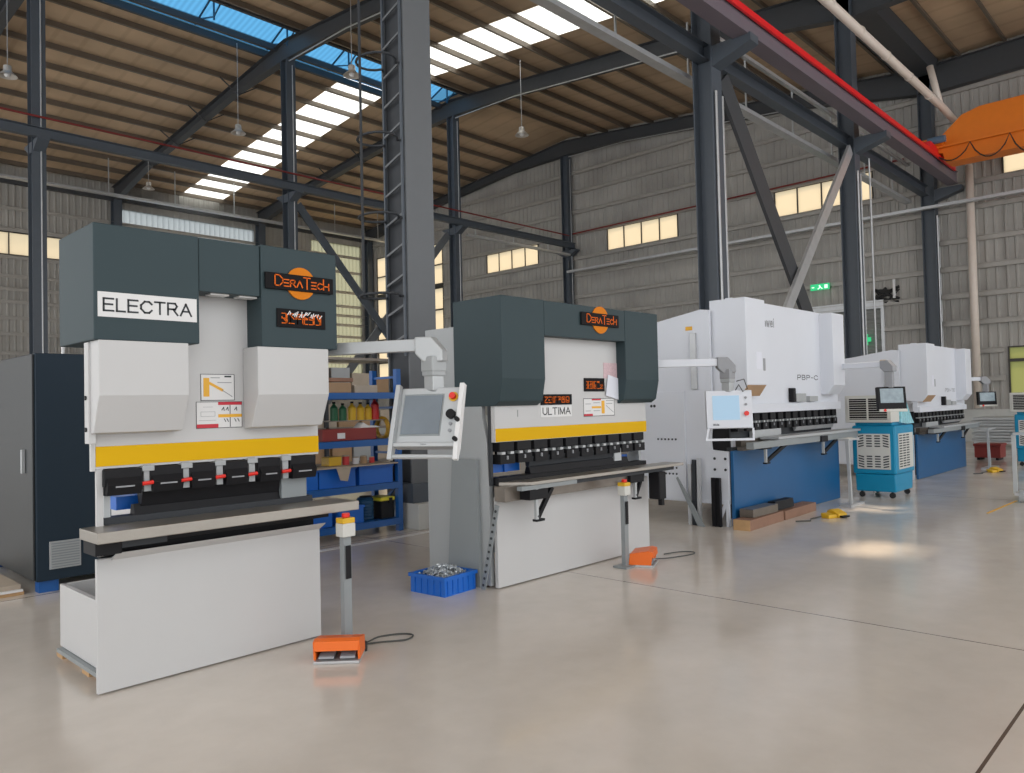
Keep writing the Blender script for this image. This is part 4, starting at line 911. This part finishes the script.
tag(g.build('metal_fittings', SCRAPM), 'heap of shiny zinc fittings in the blue floor crate', 'metal fittings', kind='stuff')

# ------------------------------------------------------------------ press brake 2 (ULTIMA)
t = thing('press_brake', 'slate and white bending press marked ULTIMA with light grey side frame', 'press brake', (5.9, 4.8, 0))
B('front_plate', WHITE, t, 4.74, 7.09, 4.75, 4.79, 0.01, 0.80, 0.004)
B('bed_beam', BEAMBR, t, 4.71, 6.62, 4.62, 4.748, 0.77, 0.90, 0.003)
fr = [(4.83, 0.02), (5.66, 0.02), (5.66, 2.34), (4.9, 2.34), (4.9, 1.5), (4.85, 1.3), (4.83, 0.9)]
for ua in (4.728, 7.05): G().prism(fr, ua, ua+0.045, 'x').build('side_frame', GREYP, t, 0.003)
B('gap_shade', DARKST, t, 4.73, 4.755, 4.80, 4.83, 0.9, 1.62)  # dark strip painted for the shaded gap between frame and ram
B('rear_frame', GREYP, t, 4.775, 7.05, 5.60, 5.64, 0.1, 0.8)
B('die_holder', BLACK, t, 4.76, 7.05, 4.74, 4.86, 0.90, 0.97, 0.003)
G().prism([(4.76, 0.97), (4.84, 0.97), (4.82, 1.03), (4.78, 1.03)], 5.2, 6.75, 'x').build('lower_die', BLACK, t)
G().prism([(4.76, 1.13), (4.84, 1.13), (4.82, 1.04), (4.80, 1.02), (4.78, 1.04)], 5.2, 6.5, 'x').build('upper_punch', DARKST, t)
B('tool_block', ALU, t, 6.50, 6.62, 4.76, 4.84, 1.0, 1.13); B('tool_block', BINB, t, 6.70, 6.95, 4.92, 5.0, 0.99, 1.04)
B('tool_block', BEAMBR, t, 6.65, 6.95, 4.9, 5.0, 1.05, 1.12)
G().box(4.77, 4.98, 4.9, 5.1, 1.0, 1.08).box(5.02, 5.20, 4.9, 5.1, 1.0, 1.08).box(4.98, 5.02, 4.88, 4.95, 1.0, 1.14).build('back_gauge', BINB, t)
B('ram', WHITE, t, 4.74, 7.08, 4.75, 4.83, 1.28, 2.5, 0.002)
B('warning_stripe', YEL, t, 4.745, 7.08, 4.746, 4.75, 1.285, 1.40)
for i in range(10):
    clamp_unit(t, 4.885+i*0.228, 0.185, 4.80, 1.085, 1.285, two=True)
G().prism([(4.95, 4.52), (7.42, 4.50), (7.42, 4.74), (4.76, 4.74)], 0.90, 0.93, 'z').build('work_table', STEEL, t, 0.003)
B('table_apron', DARKST, t, 5.05, 7.3, 4.55, 4.60, 0.86, 0.90)
B('table_slide', MIDGREY, t, 4.80, 5.55, 4.50, 4.56, 0.865, 0.90)
def support(t, u, z1, z0, vf, L):
    s = G().bar((u, vf, z0), (u, vf, z1), 0.03, 0.03).build('support_arm', ALU, t)
    G().bar((u+0.01, vf, z0+0.01), (u+L, vf+0.05, z1-0.01), 0.03, 0.045).build('arm_strut', BLACK, s)
    G().box(u-0.02, u+0.09, vf-0.02, vf+0.03, z0-0.02, z0).build('arm_foot', BLACK, s)
    G().box(u-0.1, u+0.14, vf-0.02, vf+0.16, z1-0.09, z1-0.005).build('arm_bracket', BLACK, s)
support(t, 5.0, 0.865, 0.60, 4.52, 0.27); support(t, 6.62, 0.865, 0.62, 4.60, 0.22)
B('motor_box', BLACK, t, 6.93, 7.06, 4.50, 4.64, 0.57, 0.86, 0.01); B('motor_plug', BLACK, t, 7.0, 7.05, 4.52, 4.57, 0.50, 0.57, 0.005)
g = G().tube([(6.36, 4.58, 0.80), (6.42, 4.56, 0.80), (6.42, 4.56, 0.66), (6.36, 4.58, 0.66)], 0.012, 8); g.build('pull_handle', BLACK, t)
wing = [(5.25, 1.60), (4.73, 1.60), (4.67, 1.64), (4.63, 1.84), (4.63, 2.567), (5.25, 2.567)]
G().prism(wing, 4.722, 5.29, 'x').build('left_hood', SLATE, t, 0.006)
G().prism(wing, 6.562, 7.175, 'x').build('right_hood', SLATE, t, 0.006)
B('header_hood', SLATE, t, 5.293, 6.558, 4.632, 5.2, 2.24, 2.563, 0.004)
logo(t, 5.82, 6.43, 2.435, 0.126, 4.632, 0.136)
s = B('name_plate', LABELW, t, 5.345, 5.80, 4.746, 4.75, 1.485, 1.595)
text_fit('ULTiMA', 'name_letters', INK, s, 5.375, 5.775, 1.505, 1.575, 4.746)
glyph_plate('display_plate', t, 5.345, 5.80, 1.60, 1.70, 4.75, 6, 8)
glyph_plate('number_plate', t, 6.0, 6.335, 1.725, 1.86, 4.75, 5, 12)
s = B('pink_notice', PINK, t, 6.33, 6.58, 4.746, 4.75, 1.86, 2.02)
g = G(); g.M = Matrix.Translation((6.485, 4.738, 1.765)) @ Matrix.Rotation(math.radians(12), 4, 'Y'); g.box(-0.12, 0.11, -0.004, 0.0, -0.11, 0.11); g.build('white_notice', PAPER, t)
s = B('instruction_sticker', LABELW, t, 5.985, 6.50, 4.746, 4.75, 1.475, 1.655)
B('red_band', STRED, s, 6.12, 6.27, 4.744, 4.746, 1.635, 1.65); B('red_band', STRED, s, 5.99, 6.13, 4.744, 4.746, 1.48, 1.50)
B('amber_band', STYEL, s, 6.12, 6.27, 4.744, 4.746, 1.555, 1.575); B('amber_band', STYEL, s, 6.28, 6.33, 4.744, 4.746, 1.50, 1.63)
strokes('fine_lines', INKG, s, [(6.02, 1.53, 6.1, 1.53), (6.02, 1.60, 6.1, 1.60), (6.15, 1.53, 6.25, 1.53), (6.15, 1.61, 6.25, 1.61), (6.36, 1.58, 6.48, 1.51), (6.36, 1.63, 6.48, 1.63), (6.36, 1.60, 6.46, 1.60)], 4.746, 0.006, d=0.001)
strokes('sticker_border', INK, s, [(5.987, 1.477, 6.498, 1.477), (5.987, 1.653, 6.498, 1.653), (5.987, 1.477, 5.987, 1.653), (6.498, 1.477, 6.498, 1.653)], 4.746, 0.005, d=0.001)
B('clip', GREYP, t, 5.03, 5.035, 4.745, 4.75, 1.5, 1.56)
pendant(t, 7.78, 4.12, 1.505, -52, 6, 0.50, 0.42, 'white', (7.18, 4.85), 2.03)
cab = [(6.55, 4.33, 0.03), (6.75, 4.30, 0.01), (7.05, 4.22, 0.008), (7.18, 4.26, 0.008), (7.12, 4.38, 0.008), (6.9, 4.45, 0.008)]
pedal('foot_pedal', 'orange hooded foot pedal on a grey pole in front of the ULTIMA press', 6.38, 4.36, 25, ORANGE, pole=(6.17, 4.42, 0.70), cable=cab, sc=0.98)
# leaning items
tag(G().prism([(4.93, 0.0), (5.36, 0.0), (5.27, 1.13), (4.95, 1.13)], 4.69, 4.725, 'x').build('grey_panel', MIDGREY), 'mid grey steel sheet leaning on the side of the ULTIMA press', 'panel')
g = G()
P0, P1_ = Vector((4.66, 4.86, 0.0)), Vector((4.675, 4.68, 0.745))
g.bar(P0, P1_, 0.010, 0.052)
o = g.build('slotted_angle', MIDGREY)
g = G()
for i in range(12):
    q = P0.lerp(P1_, (i+0.7)/12.6); g.tube([q+Vector((-0.011, 0, 0)), q+Vector((-0.006, 0, 0))], 0.012, 10)
c = g.build('slot', INK, o)
tag(o, 'slotted steel angle with round holes leaning beside the blue crate', 'steel angle')

# ------------------------------------------------------------------ blue based press brakes (two)
def blue_brake(label, du, dv, k, logo_txt=True):
    t = thing('press_brake', label, 'press brake', (10.6+du, 4.8+dv, 0))
    def b(n, m, x0, x1, y0, y1, z0, z1, bev=0.0, par=None): return B(n, m, par or t, x0+du, x1+du, y0+dv, y1+dv, z0*k, z1*k, bev)
    def pr(n, m, prof, x0, x1, bev=0.0): return G().prism([(y+dv, z*k) for y, z in prof], x0+du, x1+du, 'x').build(n, m, t, bev)
    b('front_plate', BLUEM, 8.94, 12.42, 4.70, 4.74, 0.01, 0.96, 0.004)
    b('bed_edge', DARKST, 8.96, 12.40, 4.74, 4.80, 0.1, 1.0)
    # left side frame with throat
    pr('side_frame', WHITE2, [(4.76, 0.28), (4.76, 0.95), (4.99, 0.97), (5.00, 1.08), (4.97, 1.4), (4.97, 2.78), (5.10, 2.80), (5.85, 2.68), (6.6, 2.60), (6.6, 0.28)], 8.92, 8.96, 0.003)
    pr('side_frame', WHITE2, [(4.76, 0.28), (4.76, 0.95), (5.02, 0.97), (5.02, 1.42), (4.76, 1.42), (4.76, 2.6), (5.10, 2.80), (6.6, 2.60), (6.6, 0.28)], 12.40, 12.44)
    b('throat_shade', BLACK, 8.97, 9.0, 4.76, 5.15, 0.9, 1.45)  # black sheet gives the shade inside the throat cavity
    d = b('cabinet_door', WHITE2, 8.895, 8.919, 5.36, 6.55, 0.30, 1.74, 0.004)
    g = G()
    for (v0, z0, n) in ((5.50, 1.10, 6), (5.50, 0.72, 5), (5.50, 0.64, 5)):
        for i in range(n): g.tube([(8.893+du, v0+i*0.055+dv, z0*k), (8.888+du, v0+i*0.055+dv, z0*k)], 0.014, 8)
    for vv in (5.82, 5.87): g.tube([(8.893+du, vv+dv, 1.55*k), (8.888+du, vv+dv, 1.55*k)], 0.02, 8)
    g.build('vent_hole', INK, d)
    b('side_pillar', GALV, 8.88, 8.918, 5.16, 5.24, 1.76, 2.5, 0.004)
    g = G()
    for vv in (4.80, 4.95):
        for z in (0.86, 0.72): g.tube([(8.918+du, vv+dv, z*k), (8.912+du, vv+dv, z*k)], 0.018, 8)
    g.build('bolt', INK, t)
    s = b('yellow_label', STYEL, 8.914, 8.919, 5.22, 5.32, 2.54, 2.59)
    # lower support frame
    b('frame_rail', WHITE2, 8.90, 8.94, 4.76, 5.36, 0.28, 0.33)
    for vv in (5.33, 4.78): b('frame_leg', WHITE2, 8.90, 8.94, vv-0.02, vv+0.02, 0.0, 0.28)
    b('frame_leg', WHITE2, 12.40, 12.44, 4.78, 4.82, 0, 0.28); b('frame_leg', WHITE2, 8.92, 8.96, 6.5, 6.56, 0, 0.28); b('frame_leg', WHITE2, 12.4, 12.44, 6.5, 6.56, 0, 0.28)
    G().bar((8.91+du, 4.80+dv, 0.28*k), (8.91+du, 4.95+dv, 0.0), 0.03, 0.05).build('frame_leg', WHITE2, t)
    # ram
    b('ram', WHITE2, 9.02, 12.46, 4.70, 4.79, 1.43, 2.92, 0.004)
    b('ram_step', WHITE2, 9.02, 12.46, 4.66, 4.70, 1.43, 1.55, 0.003)
    for i in range(14): clamp_unit(t, 9.16+du+i*0.243, 0.16, 4.76+dv, 1.20*k, 1.43*k, two=True)
    b('clamp_backing', DARKST, 9.0, 12.4, 4.80, 4.84, 1.1, 1.43)
    pr('upper_punch', GALV, [(4.72, 1.20), (4.78, 1.20), (4.76, 1.14), (4.74, 1.14)], 10.9, 12.3)
    b('tool_segment', ALU, 9.55, 10.35, 4.70, 4.78, 1.09, 1.2, 0.003)
    b('lower_die', BEAMBR, 9.2, 12.3, 4.72, 4.80, 1.0, 1.09)
    # hood boxes with sloped undersides
    bx = [(4.70, 1.66), (4.60, 1.66), (4.50, 1.80), (4.50, 2.905), (5.0, 2.905), (5.0, 1.70)]
    pr('left_hood', WHITE2, bx, 8.985, 9.53, 0.006)
    pr('hood_underside', CARD, [(4.69, 1.653), (4.60, 1.653), (4.505, 1.79), (4.505, 1.797), (4.602, 1.659), (4.69, 1.659)], 9.0, 9.52)
    pr('right_hood', WHITE2, bx, 11.80, 12.26, 0.006)
    g = []
    b('notice', PAPER, 9.26, 9.40, 4.497, 4.50, 2.0, 2.22); b('notice', INKG, 9.44, 9.50, 4.497, 4.50, 1.98, 2.14)
    # items on the ram
    b('gauge_block', BLACK, 10.62, 10.70, 4.62, 4.70, 1.56, 1.76, 0.01); b('gauge_block', GREYP, 10.72, 11.05, 4.62, 4.70, 1.56, 1.68, 0.006); b('gauge_block', GREYP, 11.2, 11.5, 4.63, 4.70, 1.56, 1.64, 0.006)
    if logo_txt:
        text_fit('Yawei', 'maker_letters', INKG, t, 9.78+du, 10.22+du, (2.60)*k, (2.73)*k, 4.70+dv)
        text_fit('PBP-C', 'model_letters', INK, t, 10.95+du, 11.68+du, 1.88*k, 1.955*k, 4.70+dv)
    else:
        text_fit('Y', 'maker_letters', INKG, t, 9.95+du, 10.08+du, (2.56)*k, (2.67)*k, 4.70+dv)
        text_fit('PBH-110', 'model_letters', INKG, t, 10.95+du, 11.68+du, 1.86*k, 1.955*k, 4.70+dv)
    # table and supports
    pr('work_table', ALU, [(4.42, 1.075), (4.68, 1.075), (4.68, 1.11), (4.42, 1.11)], 9.66, 12.62, 0.003)
    b('table_beam', MIDGREY, 8.90, 10.25, 4.40, 4.50, 0.99, 1.073, 0.003); b('table_beam', MIDGREY, 10.35, 12.6, 4.46, 4.52, 0.98, 1.073)
    b('table_beam', BEAMBR, 9.05, 12.4, 4.60, 4.70, 0.96, 1.0)
    support(t, 9.30+du, 1.06*k, 0.80*k, 4.44+dv, 0.88); support(t, 11.2+du, 1.06*k, 0.80*k, 4.46+dv, 0.85)
    return t
t3 = blue_brake('white bending press with a blue base, the larger one', 0, 0, 1.0)
pendant(t3, 11.95, 3.73, 1.585, -50, 6, 0.41, 0.33, 'black', (12.3, 4.9), 2.09)
t4 = blue_brake('white bending press with blue base standing farthest away', 7.02, -0.15, 0.9, False)
pendant(t4, 19.95, 4.2, 1.52, -46, 4, 0.42, 0.30, 'black', (19.45, 4.9), 1.96)
# loose steel profiles leaning at the side of the larger blue press
for i, (vv, h, m_) in enumerate(((5.12, 0.86, GALV), (5.19, 0.84, DARKST), (5.25, 0.78, GALV))):
    tag(G().bar((8.80, vv, 0.0), (8.868, vv+0.03, h), 0.045, 0.045).build('steel_profile', m_), 'upright steel profile leaning at the side of the larger blue press', 'steel profile', 'profiles leaning on the larger blue press')
tag(G().box(8.84, 8.87, 4.84, 4.97, 0, 0.62).box(8.82, 8.84, 4.84, 4.855, 0, 0.62).box(8.82, 8.84, 4.905, 4.915, 0, 0.62).build('black_channel', BLACK), 'short black channel standing against the larger blue press', 'steel channel')
tag(G().prism([(5.02, 0.0), (5.12, 0.0), (5.42, 0.60), (5.40, 0.62)], 8.74, 8.76, 'x').build('offcut_sheet', MIDGREY), 'triangular grey offcut leaning by the larger blue press', 'sheet offcut')
# things on the floor in front of it
t = thing('timber_beam', 'long brown timber beam on the floor against the blue base, left half', 'timber', (9.3, 4.5, 0))
Mb = Matrix.Translation((9.45, 4.53, 0)) @ Matrix.Rotation(math.radians(2), 4, 'Z')
B('timber', BROWNP, t, -0.70, 0.32, -0.1, 0.12, 0, 0.13, 0.004, Mb); B('end_board', WOOD, t, -0.702, -0.70, -0.1, 0.12, 0, 0.13, 0, Mb)
t = thing('timber_beam', 'brown timber beam on the floor against the blue base, right half', 'timber', (10.4, 4.5, 0))
Mb = Matrix.Translation((10.4, 4.56, 0)) @ Matrix.Rotation(math.radians(2), 4, 'Z'); B('timber', BROWNP, t, -0.58, 0.52, -0.1, 0.1, 0, 0.12, 0.004, Mb)
tag(G().box(8.95, 9.65, 4.46, 4.64, 0.135, 0.235).build('steel_tool_bar', BEAMBR), 'grey steel press tool bar lying on the left timber beam', 'press tool')
tag(G().prism([(4.50, 0.135), (4.64, 0.135), (4.62, 0.25), (4.52, 0.25)], 9.70, 10.25, 'x').build('die_block', BLACK), 'black die block lying on the timber beams', 'press tool')
def stand(label, u, v, h=0.98, w=0.42):
    t = thing('support_stand', label, 'stand', (u, v, 0))
    for (a, b_) in ((0, 0), (w, 0.1)): G().bar((u+a+0.05, v+b_, 0.02), (u+a*0.8, v+b_, h), 0.04, 0.04).build('leg', ALU, t)
    B('top_bar', ALU, t, u-0.03, u+w+0.1, v-0.03, v+0.13, h, h+0.03)
    B('foot', GALV, t, u-0.05, u+w+0.2, v-0.04, v+0.14, 0, 0.03)
stand('white sheet support stand at the right end of the larger blue press', 11.55, 4.24, 0.97, 0.30)
stand('white sheet support stand at the right end of the farthest press', 18.9, 4.0, 0.85, 0.55)
def ypedal(u, v, label, k=0.75):
    t = thing('foot_switch', label, 'foot pedal', (u, v, 0))
    M = Matrix.Translation((u, v, 0)) @ Matrix.Rotation(math.radians(-20), 4, 'Z') @ Matrix.Scale(k, 4)
    g = G(); g.M = M; g.prism([(-0.12, 0.0), (0.14, 0.0), (0.14, 0.11), (0.06, 0.14), (-0.12, 0.07)], -0.11, 0.11, 'x'); g.build('housing', YELP, t, 0.01)
    g = G(); g.M = M; g.prism([(-0.10, 0.0), (0.08, 0.0), (0.08, 0.09), (-0.1, 0.06)], -0.33, -0.125, 'x'); g.build('housing', YELP, t, 0.01)
    g = G(); g.M = M; g.box(-0.09, 0.09, -0.19, -0.125, 0.012, 0.04); g.build('treadle', BLACK, t)
    G().tube([(u-0.3, v+0.1, 0.03), (u-0.45, v+0.18, 0.01), (u-0.6, v+0.12, 0.01), (u-0.75, v+0.25, 0.01)], 0.01, 6).build('cable', CABLE, t)
ypedal(10.5, 4.02, 'yellow foot switch on the floor before the larger blue press')
ypedal(18.35, 3.75, 'yellow foot switch on the floor before the farthest press')

# ------------------------------------------------------------------ evaporative coolers
def cooler(label, u, v, wrap=True):
    t = thing('air_cooler', label, 'air cooler', (u, v, 0))
    L, D = 0.66, 0.92     # L along v, D along u ; u,v is the near corner (small u, small v)
    z1 = 1.15
    G().prism([(u, v), (u+D, v), (u+D, v+L), (u, v+L)], 0.38, z1, 'z').build('body', TEAL, t, 0.03)
    G().prism([(u+0.05, 0.10), (u+D-0.05, 0.10), (u+D-0.01, 0.36), (u+D-0.01, 0.378), (u+0.01, 0.378), (u+0.01, 0.36)], v+0.03, v+L-0.03, 'y').build('water_tank', TEAL, t, 0.015)
    g = G().prism([(u+0.02, z1), (u+D*0.62, z1), (u+D*0.5, 1.60), (u+0.02, 1.60)], v+0.05, v+L-0.05, 'y'); g.build('neck', TEAL if not wrap else TEAL, t, 0.01)
    # outlet louvre box facing -u
    o = B('outlet_box', CREAM, t, u-0.10, u+0.30, v+0.02, v+L+0.06, 1.20, 1.63, 0.015)
    B('outlet_dark', BLACK, o, u-0.106, u-0.10, v+0.07, v+L+0.0, 1.25, 1.58)
    g = G()
    for i in range(9): g.box(u-0.118, u-0.106, v+0.06, v+L+0.01, 1.262+i*0.036, 1.270+i*0.036)
    for vv in (v+0.06, v+0.06+(L-0.05)/2, v+L): g.box(u-0.122, u-0.104, vv-0.012, vv+0.012, 1.25, 1.58)
    g.build('louvre_blade', CREAM, o)
    # intake grilles
    def grille(face):
        if face == 'u': a0, a1 = v+0.08, v+L-0.08
        else: a0, a1 = u+0.12, u+D-0.10
        z0, z2 = 0.46, 1.02
        def bx(g, a, b, lo, hi, d0, d1):
            if face == 'u': g.box(u-d1, u-d0, a, b, lo, hi)
            else: g.box(a, b, v-d1, v-d0, lo, hi)
        g = G(); bx(g, a0, a1, z0, z2, 0.001, 0.012); p = g.build('intake_grille', CREAM, t)
        g = G(); n = 4; w = (a1-a0)/n
        for r in range(13):
            z = z0+0.03+r*0.0405
            if 5 <= r <= 7 and face == 'u': continue
            for c_ in range(n):
                if face == 'v' and c_ == 3: continue
                s_ = (1 if c_ in (0, 1) else -1)*(1 if r < 6 else -1)*(0.010 if c_ in (0, 3) else 0)
                aa, bb = a0+c_*w+0.02, a0+(c_+1)*w-0.02
                if face == 'u': g.prism([(aa, z+s_), (bb, z-s_), (bb, z-s_+0.02), (aa, z+s_+0.02)], u-0.014, u-0.012, 'x')
                else: g.prism([(aa, z), (bb, z), (bb, z+0.02), (aa, z+0.02)], v-0.014, v-0.012, 'y')
        g.build('slot', INK, p)
    grille('u'); grille('v')
    for (a, b_) in ((u+0.10, v+0.1), (u+D-0.1, v+0.1), (u+0.1, v+L-0.1), (u+D-0.1, v+L-0.1)):
        g = G().tube([(a-0.015, b_, 0.045), (a+0.015, b_, 0.045)], 0.045, 12); g.box(a-0.02, a+0.02, b_-0.01, b_+0.01, 0.07, 0.10); g.build('caster', RUBBER, t)
    if wrap:
        g = G(); g.prism([(u+0.3, 1.18), (u+D*0.62+0.03, 1.16), (u+D+0.02, 1.16), (u+D-0.1, 1.26), (u+D*0.56, 1.58), (u+0.3, 1.6)], v-0.012, v+0.04, 'y')
        g.build('protective_film', WRAP, t, 0.01)
    return t
cooler('teal portable air cooler with cyan film on its shoulder, before the farthest press', 12.75, 3.95)
cooler('teal portable air cooler cut by the right edge of the photo', 20.0, 3.05, False)
# trolley stand at the right edge
t = thing('tube_trolley', 'grey tubular trolley frame at the right edge with a small wheel', 'trolley', (13.7, 2.45, 0))
for (a, b_) in ((13.6, 2.54), (14.2, 2.1)): G().bar((a, b_, 0.10), (a, b_, 0.98), 0.05, 0.05).build('post', ALU, t)
G().bar((13.55, 2.56, 1.0), (14.3, 2.0, 1.0), 0.05, 0.04).build('top_rail', MIDGREY, t)
G().bar((13.6, 2.54, 0.1), (14.2, 2.1, 0.1), 0.05, 0.05).build('bottom_rail', ALU, t)
G().disc(13.35, 2.38, 2.44, 0.09, 0.09, 20).build('wheel', GREYP, t); G().disc(13.35, 2.37, 2.38, 0.09, 0.04, 16).build('hub', INKG, t)
G().box(13.3, 13.6, 2.40, 2.50, 0.10, 0.14).build('axle_bar', GALV, t)
G().disc(14.2, 2.08, 2.14, 0.05, 0.05, 16).build('wheel', GREYP, t)
tag(G().prism([(11.88, 2.54), (13.5, 2.50), (13.5, 2.53), (11.88, 2.57)], 0.0, 0.003, 'z').build('floor_tape', STYEL), 'amber tape line on the floor near the right edge', 'floor marking')
# far clutter by the end wall
t = thing('tool_chest', 'dull red tool chest on the floor behind the farthest press', 'tool chest', (22.2, 4.5, 0))
B('chest_body', RBOX, t, 21.5, 22.1, 4.30, 4.85, 0.06, 0.34, 0.01); B('chest_lid', RBOX, t, 21.48, 22.12, 4.28, 4.87, 0.341, 0.40, 0.01)
for vv in (4.35, 4.75): B('foot', BLACK, t, 21.55, 22.05, vv, vv+0.06, 0, 0.06)
t = thing('sheet_stack', 'stack of pale steel sheets against the end wall', 'sheet stack', (27.5, 4.5, 0))
for i in range(9): B('sheet', GREYP if i % 2 else ALU, t, 26.6-0.02*(i % 3), 27.9, 3.2, 6.0+0.05*(i % 2), 0.12+i*0.09, 0.19+i*0.09)
for i in range(9):
    pass
for vv in (3.4, 5.6): B('bearer', WOOD, t, 26.6, 27.9, vv, vv+0.1, 0, 0.12)
for i in range(8):
    B('spacer', WOOD, t, 26.7, 27.8, 4.5, 4.56, 0.19+i*0.09, 0.21+i*0.09)
t = thing('pipe_bundle', 'bundle of grey and brown pipes on the floor by the end wall', 'pipe bundle', (24.5, 3.5, 0))
for i in range(7):
    G().tube([(23.6, 2.7+0.13*i, 0.06), (25.4, 2.7+0.13*i, 0.06)], 0.06, 10).build('pipe', (GALV, BEAMBR, PIPEB)[i % 3], t)
for i in range(5):
    G().tube([(23.7, 2.77+0.13*i, 0.172), (25.3, 2.77+0.13*i, 0.172)], 0.06, 10).build('pipe', (BEAMBR, GALV, PIPEB)[i % 3], t)
tag(G().prism([(2.6, 0.8), (3.1, 0.85), (3.2, 1.0), (2.9, 1.08), (2.6, 0.98)], 28.3, 28.7, 'x').build('folded_tarp', LABELW), 'white folded tarp on the grey crate near the end wall', 'tarp')
t = thing('metal_crate', 'grey metal crate near the end wall window', 'crate', (28.5, 3.0, 0))
B('crate_body', MIDGREY, t, 28.0, 29.0, 2.3, 3.5, 0.1, 0.79, 0.01)
for vv in (2.4, 3.3): B('skid', WOOD, t, 28.0, 29.0, vv, vv+0.1, 0, 0.1)

# ------------------------------------------------------------------ world, sun, camera
w = bpy.data.worlds.new('sky'); SC.world = w; w.use_nodes = True
bg = w.node_tree.nodes['Background']; bg.inputs['Color'].default_value = (0.97, 0.985, 1.0, 1); bg.inputs['Strength'].default_value = 1.8

sd = bpy.data.lights.new('sun', 'SUN'); sd.energy = 6.0; sd.angle = math.radians(2.2); sd.color = (1.0, 0.80, 0.58)
so = bpy.data.objects.new('sun', sd); COL.objects.link(so); so.rotation_euler = SD.to_track_quat('Z', 'Y').to_euler(); so.location = (10, 5, 30)

yaw, pitch, roll, fl = 0.762980945, 0.0251395229, -0.0234458522, 764.94
f = Vector((math.cos(yaw)*math.cos(pitch), math.sin(yaw)*math.cos(pitch), math.sin(pitch)))
r0 = Vector((math.sin(yaw), -math.cos(yaw), 0)); u0 = r0.cross(f)
r = math.cos(roll)*r0 + math.sin(roll)*u0; up = -math.sin(roll)*r0 + math.cos(roll)*u0
cam = bpy.data.cameras.new('camera'); co = bpy.data.objects.new('camera', cam); COL.objects.link(co)
co.matrix_world = Matrix(((r.x, up.x, -f.x, 0), (r.y, up.y, -f.y, 0), (r.z, up.z, -f.z, 1.6), (0, 0, 0, 1)))
cam.sensor_width = 36; cam.lens = fl/1024*36; cam.clip_end = 200
SC.camera = co
for o in bpy.data.objects:
    if '_w' in o: del o['_w']
vs = SC.view_settings; vs.view_transform = 'Standard'; vs.look = 'None'; vs.gamma = 1; vs.use_curve_mapping = False; vs.exposure = 0.0
SC.cycles.use_denoising = True; SC.cycles.max_bounces = 8; SC.cycles.diffuse_bounces = 5; SC.cycles.sample_clamp_indirect = 6
